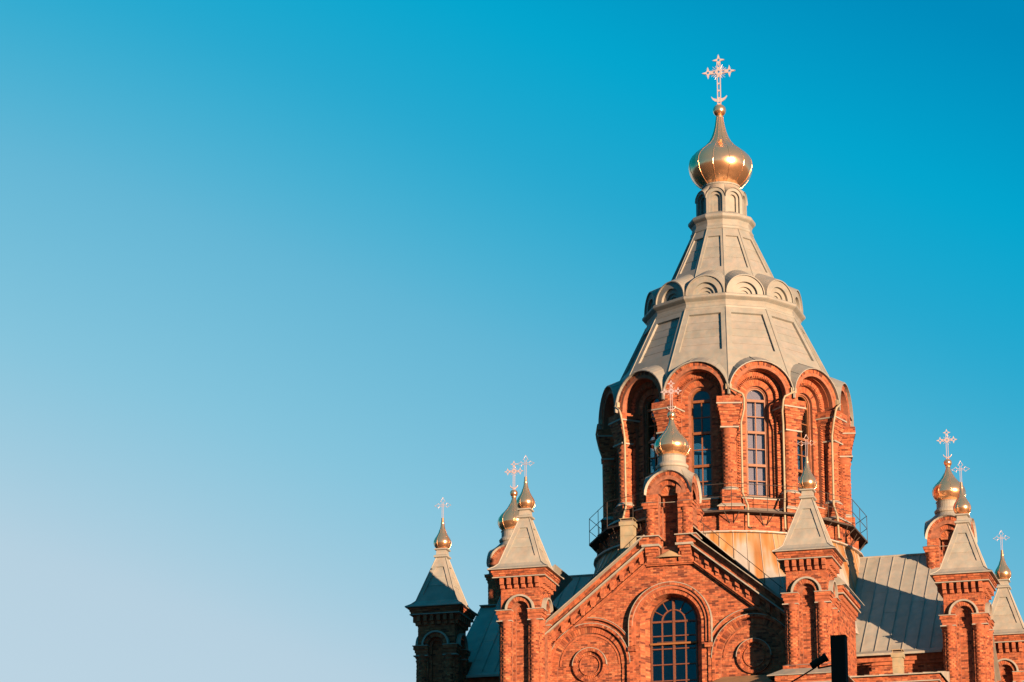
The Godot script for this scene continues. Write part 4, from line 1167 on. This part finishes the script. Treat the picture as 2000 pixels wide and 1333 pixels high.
func make_annex() -> void:
	var t := part("corner_annex", church, "low brick annex with sheet roof in the corner between two arms")
	var c := mb(MORTAR); var b := mb(); var f := mb(SHEET)
	c.box(5.9, 9.1, 8.0, 21.55, 5.0, 8.2)
	brick_sides(b, 5.9, 9.1, 19.6, 21.3, 5.0, 8.2, "fr")
	c.box(5.9, 9.2, 21.36, 21.50, 5.0, 8.32, Color(0.336, 0.103, 0.044)); c.box(5.9, 9.26, 21.50, 21.70, 5.0, 8.4, Color(0.344, 0.103, 0.044))
	brick_sides(b, 5.9, 9.26, 21.505, 21.695, 5.0, 8.4, "fr")
	f.box(5.9, 9.28, 21.46, 21.50, 5.0, 8.42)
	f.quad(Vector3(5.9, 21.74, 8.55), Vector3(9.36, 21.74, 8.55), Vector3(9.36, 22.4, 5.1), Vector3(5.9, 22.4, 5.1))
	f.quad(Vector3(5.9, 21.70, 8.55), Vector3(9.36, 21.70, 8.55), Vector3(9.36, 21.74, 8.55), Vector3(5.9, 21.74, 8.55)); f.quad(Vector3(9.36, 21.70, 8.55), Vector3(9.36, 21.70, 5.1), Vector3(9.36, 22.4, 5.1), Vector3(9.36, 21.74, 8.55))
	for i in 7:
		f.tube([Vector3(6.1 + i * 0.52, 21.75, 8.54), Vector3(6.1 + i * 0.52, 22.4, 5.12)], 0.018, 5)
	put(c, "wall", "brick", t); put(b, "bricks", "brick", t, "stuff"); put(f, "roof", "sheet", t)
	# buttress shoulders under the front turrets and the low roof between them
	for q in [-1.0, 1.0]:
		var s := part("buttress", church)
		var cc := mb(MORTAR); var bb := mb(); var ff := mb(SHEET * 0.9)
		cc.box(-1.0, 1.0, 8.0, 21.12, -0.9, 1.15); brick_sides(bb, -1.0, 1.0, 19.6, 20.9, -0.9, 1.15, "frl")
		cc.box(-1.06, 1.06, 20.95, 21.02, -0.9, 1.22, Color(0.344, 0.103, 0.044)); cc.box(-1.1, 1.1, 21.02, 21.2, -0.9, 1.27, Color(0.336, 0.103, 0.044))
		brick_sides(bb, -1.1, 1.1, 21.02, 21.2, -0.9, 1.27, "frl"); ff.box(-1.13, 1.13, 20.9, 20.945, -0.9, 1.25)
		ff.lathe([Vector2(1.36 * sqrt(2.0), 21.2), Vector2(1.36 * sqrt(2.0), 21.23), Vector2(0.86 * sqrt(2.0), 21.52)], 4, false, PI / 4)
		cc.box(-0.88, 0.88, 21.15, 21.62, -0.88, 0.88, Color(0.328, 0.099, 0.042)); brick_sides(bb, -0.88, 0.88, 21.4, 21.62, -0.88, 0.88, "frl")
		ff.lathe([Vector2(0.9 * sqrt(2.0), 21.62), Vector2(0.74 * sqrt(2.0), 21.68)], 4, false, PI / 4, SHEET)
		put(cc, "wall", "brick", s); put(bb, "bricks", "brick", s, "stuff"); put(ff, "coping", "sheet", s)
		s.position = Vector3(5.2 * q, 0 if q > 0 else -0.35, 10.8)
	var pr := part("porch_roof", church, "brown sheet roof of the porch in front of the gable")
	var rm := mb(Color(0.26, 0.17, 0.10))
	rm.quad(Vector3(1.5, 21.1, 11.6), Vector3(4.2, 21.1, 11.6), Vector3(4.2, 21.62, 10.3), Vector3(1.9, 21.62, 10.3))
	rm.quad(Vector3(0.7, 20.4, 11.6), Vector3(1.5, 21.1, 11.6), Vector3(1.9, 21.62, 10.3), Vector3(1.1, 20.9, 10.3))
	rm.quad(Vector3(0.7, 20.35, 11.6), Vector3(4.2, 20.35, 11.6), Vector3(4.2, 21.1, 11.6), Vector3(1.5, 21.1, 11.6))
	put(rm, "sheet", "sheet", pr)

func make_post() -> void:
	# slim dark post with a floodlight, standing between the viewer and the church
	var t := part("lamp_post", self)
	t.set_meta("label", "dark brown square steel post standing in front of the brick turret")
	t.set_meta("category", "post")
	var base := Vector3(15.87, -1.7, 66.0)
	t.position = base
	var top := 12.86
	var m := mb(Color(0.035, 0.019, 0.012))
	m.box(-0.125, 0.125, 0.25, top, -0.125, 0.125)
	put(m, "post", "painted_steel", t)
	var cp := mb(Color(0.03, 0.02, 0.016))
	cp.box(-0.2, 0.2, 0.0, 0.25, -0.2, 0.2)
	cp.quad(Vector3(-0.14, top, 0.14), Vector3(0.14, top, 0.14), Vector3(0.14, top, -0.14), Vector3(-0.14, top + 0.06, -0.14))
	put(cp, "base_plate", "painted_steel", t)
	var r := part("floodlight", self)
	r.set_meta("label", "small black cylindrical floodlight beside the square post")
	r.set_meta("category", "floodlight")
	r.scale = Vector3.ONE * 0.75
	r.position = base + Vector3(-0.34, top - 0.42, 0.05)
	var h := mb(Color(0.02, 0.016, 0.014))
	h.T = Transform3D(Basis(Vector3.FORWARD, deg_to_rad(62)), Vector3.ZERO)
	h.lathe([Vector2(0.01, -0.22), Vector2(0.07, -0.22), Vector2(0.085, -0.16), Vector2(0.085, 0.12), Vector2(0.10, 0.13), Vector2(0.10, 0.2), Vector2(0.07, 0.2), Vector2(0.01, 0.17)], 20, false)
	h.T = Transform3D.IDENTITY
	put(h, "housing", "painted_steel", r)
	var ar := mb(Color(0.02, 0.016, 0.014))
	ar.tube([Vector3(0.27, -0.12, 0), Vector3(-0.02, -0.16, 0.0), Vector3(-0.02, -0.02, 0)], 0.022, 6)
	put(ar, "arm", "painted_steel", r)
	var cable := mb(Color(0.02, 0.02, 0.02))
	var pth := []
	for i in 15:
		var u := i / 14.0
		pth.append(base + Vector3(-0.4 - 1.9 * u, top - 0.52 - 0.75 * u - 0.12 * sin(u * PI), 0.05 + 0.2 * u))
	pth.append(base + Vector3(-2.35, 0.0, 0.25))
	cable.tube(pth, 0.014, 6)
	var co := put(cable, "power_cable", "painted_steel", self)
	co.set_meta("label", "thin dark cable hanging down from the floodlight")
	co.set_meta("category", "cable")

func make_shade_house() -> void:   # unseen house block added right of the viewer to keep the post in shade
	var t := part("added_shade_house", self)
	t.set_meta("label", "plain plastered house block added out of view to shade the street post")
	t.set_meta("category", "shade_caster")
	t.position = Vector3(50.0, -1.7, 98.0)
	t.rotation_degrees.y = 47.5
	var w := mb(Color(0.42, 0.36, 0.26))
	w.box(-12, 12, 0, 22, -6, 6)
	put(w, "wall", "plain", t)
	var r := mb(Color(0.10, 0.05, 0.04))
	r.prism(PackedVector2Array([Vector2(-6.5, 22), Vector2(6.5, 22), Vector2(0, 26)]), -12.5, 12.5, null, true)
	var ro := put(r, "roof", "plain", t)
	ro.rotation_degrees.y = 90
	var f := mb(Color(0.55, 0.52, 0.46))
	f.box(-0.7, 0.7, 0, 0.12, 0, 0.14); f.box(-0.7, 0.7, 1.9, 2.0, 0, 0.08); f.box(-0.7, -0.6, 0.12, 1.9, 0, 0.08); f.box(0.6, 0.7, 0.12, 1.9, 0, 0.08); f.box(-0.04, 0.04, 0.12, 1.9, 0, 0.07)
	f.box(-0.6, 0.6, 0.12, 1.9, -0.02, 0.02, Color(0.03, 0.035, 0.04))
	var first: MeshInstance3D = null
	for side in 2:
		for fl in 6:
			for i in 7:
				var at := roty(180.0 * side) * Transform3D(Basis.IDENTITY, Vector3(-10.2 + i * 3.4, 1.5 + fl * 3.4, 6.0))
				if first == null:
					first = put(f, "window", "plain", t)
					first.transform = at
				else:
					copy_mesh(first, at, t)

# ------------------------------------------------------------------ materials
func noise_tex(sd: int, freq: float, lo: float, hi: float, size := 512, octaves := 4, ca := Color(1, 1, 1), cb := Color(1, 1, 1)) -> ImageTexture:
	var n := FastNoiseLite.new()
	n.seed = sd; n.frequency = freq; n.fractal_octaves = octaves
	var im := n.get_seamless_image(size, size)
	im.convert(Image.FORMAT_RGB8)
	var nw := Image.create(size, size, false, Image.FORMAT_RGB8)
	for y in size:
		for x in size:
			var k := lerpf(lo, hi, im.get_pixel(x, y).r)
			var tc := ca.lerp(cb, smoothstep(0.35, 0.65, im.get_pixel((x * 2 + 131) % size, (y * 2 + 57) % size).r))
			nw.set_pixel(x, y, Color(k * tc.r, k * tc.g, k * tc.b))
	return ImageTexture.create_from_image(nw)

func rust_tex() -> ImageTexture:   # sheet with rust streaks that run down from the top edge
	var w := 1024; var h := 256
	var im := Image.create(w, h, false, Image.FORMAT_RGB8)
	var a := FastNoiseLite.new(); a.seed = 5; a.frequency = 0.012; a.fractal_octaves = 3
	var b := FastNoiseLite.new(); b.seed = 9; b.frequency = 0.05; b.fractal_octaves = 4
	var g := FastNoiseLite.new(); g.seed = 3; g.frequency = 0.02; g.fractal_octaves = 4
	for x in w:
		var ang := TAU * x / w
		var cx := cos(ang) * 163.0; var cz := sin(ang) * 163.0
		var reach := 0.42 + 0.75 * a.get_noise_2d(cx, cz) + 0.35 * b.get_noise_2d(cx, cz)      # how far each streak runs
		var tint := b.get_noise_2d(cx * 1.7 + 300, cz * 1.7)
		for y in h:
			var t := float(y) / h
			var grain := g.get_noise_3d(cx * 2.0, y * 0.5, cz * 2.0)
			var rust := clampf((reach + 0.25 * grain - t) * 4.0, 0.0, 1.0) * (0.55 + 0.45 * smoothstep(-0.2, 0.25, b.get_noise_3d(cx * 1.2, y * 0.12, cz * 1.2)))
			var c := Color(1, 1, 1).lerp(Color(0.98, 0.66 + 0.15 * tint, 0.30 + 0.2 * tint), rust)
			c = c.lerp(Color(0.5, 0.34, 0.22), 0.7 * smoothstep(0.30, 0.5, tint + 0.3 * grain) * clampf((reach * 0.8 - t) * 4.0, 0.0, 1.0))
			var k := 0.93 + 0.14 * grain
			im.set_pixel(x, y, Color(c.r * k, c.g * k, c.b * k))
	return ImageTexture.create_from_image(im)

func make_materials() -> void:
	var base := func(rough: float, tex: Texture2D, scale: float) -> StandardMaterial3D:
		var m := StandardMaterial3D.new()
		m.vertex_color_use_as_albedo = true
		m.roughness = rough
		m.cull_mode = BaseMaterial3D.CULL_DISABLED
		if tex:
			m.albedo_texture = tex
			m.uv1_triplanar = true
			m.uv1_world_triplanar = true
			m.uv1_scale = Vector3.ONE * scale
		return m
	M.brick = base.call(0.92, noise_tex(11, 0.02, 0.68, 1.0), 0.45)
	M.sheet = base.call(0.55, noise_tex(23, 0.012, 0.86, 1.0, 512, 4, Color(1.0, 0.98, 0.94), Color(0.94, 0.965, 0.945)), 0.3)
	M.sheet.metallic_specular = 0.35
	M.rusty_sheet = base.call(0.6, null, 1.0)
	M.rusty_sheet.albedo_texture = rust_tex()
	M.rusty_sheet.uv1_scale = Vector3(1.0 / 16.0, 1, 1)
	M.plain = base.call(0.9, null, 1.0)
	M.painted_steel = base.call(0.8, null, 1.0)
	M.painted_steel.metallic_specular = 0.15
	M.wood = base.call(0.6, noise_tex(31, 0.03, 0.8, 1.0, 256), 1.2)
	var g := StandardMaterial3D.new()
	g.albedo_color = Color(1.0, 0.77, 0.57); g.metallic = 0.92; g.roughness = 0.25
	g.roughness_texture = noise_tex(41, 0.015, 0.75, 1.0, 256); g.uv1_triplanar = true; g.uv1_scale = Vector3.ONE * 0.8
	g.cull_mode = BaseMaterial3D.CULL_DISABLED
	M.gold = g
	var pg := StandardMaterial3D.new()
	pg.albedo_color = Color(0.90, 0.79, 0.74); pg.metallic = 0.7; pg.roughness = 0.4
	pg.cull_mode = BaseMaterial3D.CULL_DISABLED
	M.pale_gold = pg
	var gl := StandardMaterial3D.new()
	gl.albedo_color = Color(0.02, 0.03, 0.035, 0.3); gl.transparency = BaseMaterial3D.TRANSPARENCY_ALPHA
	gl.roughness = 0.03; gl.metallic_specular = 0.8
	M.glass = gl
	var bl := StandardMaterial3D.new()
	bl.albedo_color = Color(0.70, 0.71, 0.80); bl.roughness = 0.9; bl.cull_mode = BaseMaterial3D.CULL_DISABLED
	M.pale_backing = bl
	var gd := StandardMaterial3D.new()
	gd.albedo_color = Color(0.30, 0.27, 0.24); gd.roughness = 0.95
	gd.albedo_texture = noise_tex(51, 0.02, 0.6, 1.0); gd.uv1_triplanar = true; gd.uv1_world_triplanar = true; gd.uv1_scale = Vector3.ONE * 0.03
	M.ground = gd

# ------------------------------------------------------------------ sky
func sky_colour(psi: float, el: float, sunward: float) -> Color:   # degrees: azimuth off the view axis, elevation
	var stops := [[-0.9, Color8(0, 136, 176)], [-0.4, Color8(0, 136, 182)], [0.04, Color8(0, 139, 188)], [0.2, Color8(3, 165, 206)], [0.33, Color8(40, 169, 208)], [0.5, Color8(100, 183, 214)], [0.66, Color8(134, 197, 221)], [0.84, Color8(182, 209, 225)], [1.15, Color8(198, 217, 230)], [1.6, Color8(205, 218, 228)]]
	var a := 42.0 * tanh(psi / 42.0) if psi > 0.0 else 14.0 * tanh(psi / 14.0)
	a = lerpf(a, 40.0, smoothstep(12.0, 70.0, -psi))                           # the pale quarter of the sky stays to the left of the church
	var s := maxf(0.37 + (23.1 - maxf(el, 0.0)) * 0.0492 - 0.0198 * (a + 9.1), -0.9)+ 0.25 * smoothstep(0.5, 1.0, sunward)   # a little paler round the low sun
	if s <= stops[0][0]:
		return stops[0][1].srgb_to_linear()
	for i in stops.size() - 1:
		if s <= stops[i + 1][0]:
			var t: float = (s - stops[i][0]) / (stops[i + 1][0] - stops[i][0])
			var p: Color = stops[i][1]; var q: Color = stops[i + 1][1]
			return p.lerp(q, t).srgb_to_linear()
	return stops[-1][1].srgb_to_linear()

func _ready() -> void:
	rng.seed = 20240611
	# ---- camera
	var al := 0.2086; var D := 121.89; var yaw := 0.0695; var th := 0.2971
	var az := al + yaw
	var fw := Vector3(-sin(az) * cos(th), sin(th), -cos(az) * cos(th))
	var rt := Vector3(cos(az), 0, -sin(az))
	var cam := Camera3D.new()
	cam.name = "camera"
	cam.transform = Transform3D(Basis(rt, rt.cross(fw), -fw), Vector3(D * sin(al), 0, D * cos(al)))
	cam.fov = 12.215
	cam.near = 0.5
	cam.far = 6000.0
	add_child(cam)
	cam.current = true
	# ---- sky, and the direction of the sun
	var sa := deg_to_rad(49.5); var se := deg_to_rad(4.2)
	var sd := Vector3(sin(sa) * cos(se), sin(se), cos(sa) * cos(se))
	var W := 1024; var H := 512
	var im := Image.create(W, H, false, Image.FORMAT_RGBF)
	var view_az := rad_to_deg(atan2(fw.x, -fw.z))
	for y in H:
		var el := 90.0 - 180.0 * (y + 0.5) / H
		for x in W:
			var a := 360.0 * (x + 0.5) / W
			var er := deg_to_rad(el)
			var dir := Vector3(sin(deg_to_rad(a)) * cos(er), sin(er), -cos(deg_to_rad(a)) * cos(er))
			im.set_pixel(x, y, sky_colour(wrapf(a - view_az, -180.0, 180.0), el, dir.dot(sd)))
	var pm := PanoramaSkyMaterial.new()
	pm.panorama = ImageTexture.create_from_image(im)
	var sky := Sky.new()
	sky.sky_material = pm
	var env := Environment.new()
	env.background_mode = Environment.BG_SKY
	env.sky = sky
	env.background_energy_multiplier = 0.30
	env.tonemap_mode = Environment.TONE_MAPPER_LINEAR
	env.tonemap_exposure = 3.33
	env.sdfgi_enabled = true; env.ssao_enabled = true; env.ssil_enabled = true
	var we := WorldEnvironment.new()
	we.name = "environment"
	we.environment = env
	add_child(we)
	# ---- sun
	var sun := DirectionalLight3D.new()
	sun.name = "sun"
	add_child(sun)
	sun.look_at_from_position(sd * 200.0, Vector3.ZERO)
	sun.light_energy = 1.6
	sun.light_color = Color(1.0, 0.81, 0.65)
	sun.light_angular_distance = 0.5
	sun.shadow_enabled = true
	# ---- setting
	make_materials()
	var gnd := mb()
	gnd.quad(Vector3(-3000, -1.7, 3000), Vector3(3000, -1.7, 3000), Vector3(3000, -1.7, -3000), Vector3(-3000, -1.7, -3000))
	put(gnd, "ground", "ground", self, "structure")
	var hill := mb()
	hill.lathe([Vector2(48, -1.9), Vector2(40, 1.5), Vector2(33, 5.0), Vector2(26, 7.8), Vector2(18, 8.6), Vector2(0.1, 8.7)], 48)
	put(hill, "hill", "ground", self, "structure")
	# ---- church
	church = Node3D.new()
	church.name = "cathedral"
	church.set_meta("label", "red brick cathedral with a domed tower, gilded onion domes and pale sheet roofs")
	church.set_meta("category", "cathedral")
	add_child(church)
	make_tower()
	make_skirt()
	make_arm_roof(0.0, 4.9, 9.6, "sheet roof of the front arm behind the gable")
	make_arm_roof(PI / 2, 5.0, 9.0, "standing-seam sheet roof of the sunlit arm")
	make_arm_roof(-PI / 2, 5.0, 9.0, "standing-seam sheet roof of the shaded arm")
	make_arm_roof(PI, 5.0, 9.0, "sheet roof of the rear arm")
	var cr := part("crossing_wall", church)
	var cw := mb(MORTAR)
	cw.box(-5.1, 5.1, 8.0, 24.3, -5.1, 5.1)
	put(cw, "wall", "brick", cr)
	var g := make_gable(church, "front brick gable with a tall arched window between two roundels")
	g.position = Vector3(0, 0, 10.2)
	dup(g, roty(90.0, Vector3(9.36, 0, 0)), "brick gable of the sunlit side arm")
	dup(g, roty(-90.0, Vector3(-9.36, 0, 0)), "brick gable of the shaded side arm")
	var gw := make_gable_window(church)
	gw.position = Vector3(0, 0.2, 9.66)
	dup(gw, roty(90.0, Vector3(8.82, 0.2, 0)))
	var tu := make_turret(church, "square brick turret with sheet spire, beside the front gable and the annex")
	tu.position = Vector3(5.2, 0, 10.8)
	dup(tu, Transform3D(Basis.IDENTITY, Vector3(-5.2, 0, 10.8)), "square brick turret with sheet spire, between the front gable and the shaded side roof")
	for e in [[9.96, 5.63], [9.96, -5.63], [-9.96, 5.63], [-9.96, -5.63]]:
		dup(tu, Transform3D(Basis.IDENTITY, Vector3(e[0], 0, e[1])), "square brick turret with sheet spire at a side arm")
	var ki := make_kiosk(church, "brick belfry kiosk with gilded onion on the front gable")
	ki.position = Vector3(0, 0, 9.55)
	dup(ki, Transform3D(Basis.IDENTITY, Vector3(8.72, 0, 0)), "brick belfry kiosk with gilded onion on the sunlit side gable")
	dup(ki, Transform3D(Basis.IDENTITY, Vector3(-8.72, 0, 0)), "brick belfry kiosk with gilded onion on the shaded side gable")
	var rr := part("roof_rail", church, "thin snow rail along the front arm roof behind the gable edge")
	for q in [-1, 1]:
		var rl := mb(Color(0.05, 0.042, 0.036))
		rl.tube([Vector3(q * 0.95, 28.0 - 0.897 * 0.95 + 0.42, 9.45), Vector3(q * 4.5, 28.0 - 0.897 * 4.5 + 0.42, 9.45)], 0.012, 5)
		put(rl, "rail", "painted_steel", rr)
		for i in 7:
			var x := 1.1 + i * 0.55
			var po := mb(Color(0.05, 0.042, 0.036))
			po.tube([Vector3(q * x, 28.0 - 0.897 * x, 9.45), Vector3(q * x, 28.0 - 0.897 * x + 0.42, 9.45)], 0.012, 5)
			put(po, "post", "painted_steel", rr)
	make_corner_block(1.0)
	make_corner_block(-1.0)
	make_annex()
	make_vent(Vector3(-2.82, 27.95, 4.9), 0.5, 0.85, "chimney", "cream sheet-cased chimney on the dark roof below the drum")
	make_vent(Vector3(7.55, 22.1, 6.6), 0.36, 0.75, "roof_vent", "cream sheet vent on the annex roof")
	make_post()
	make_shade_house()
	print("built")
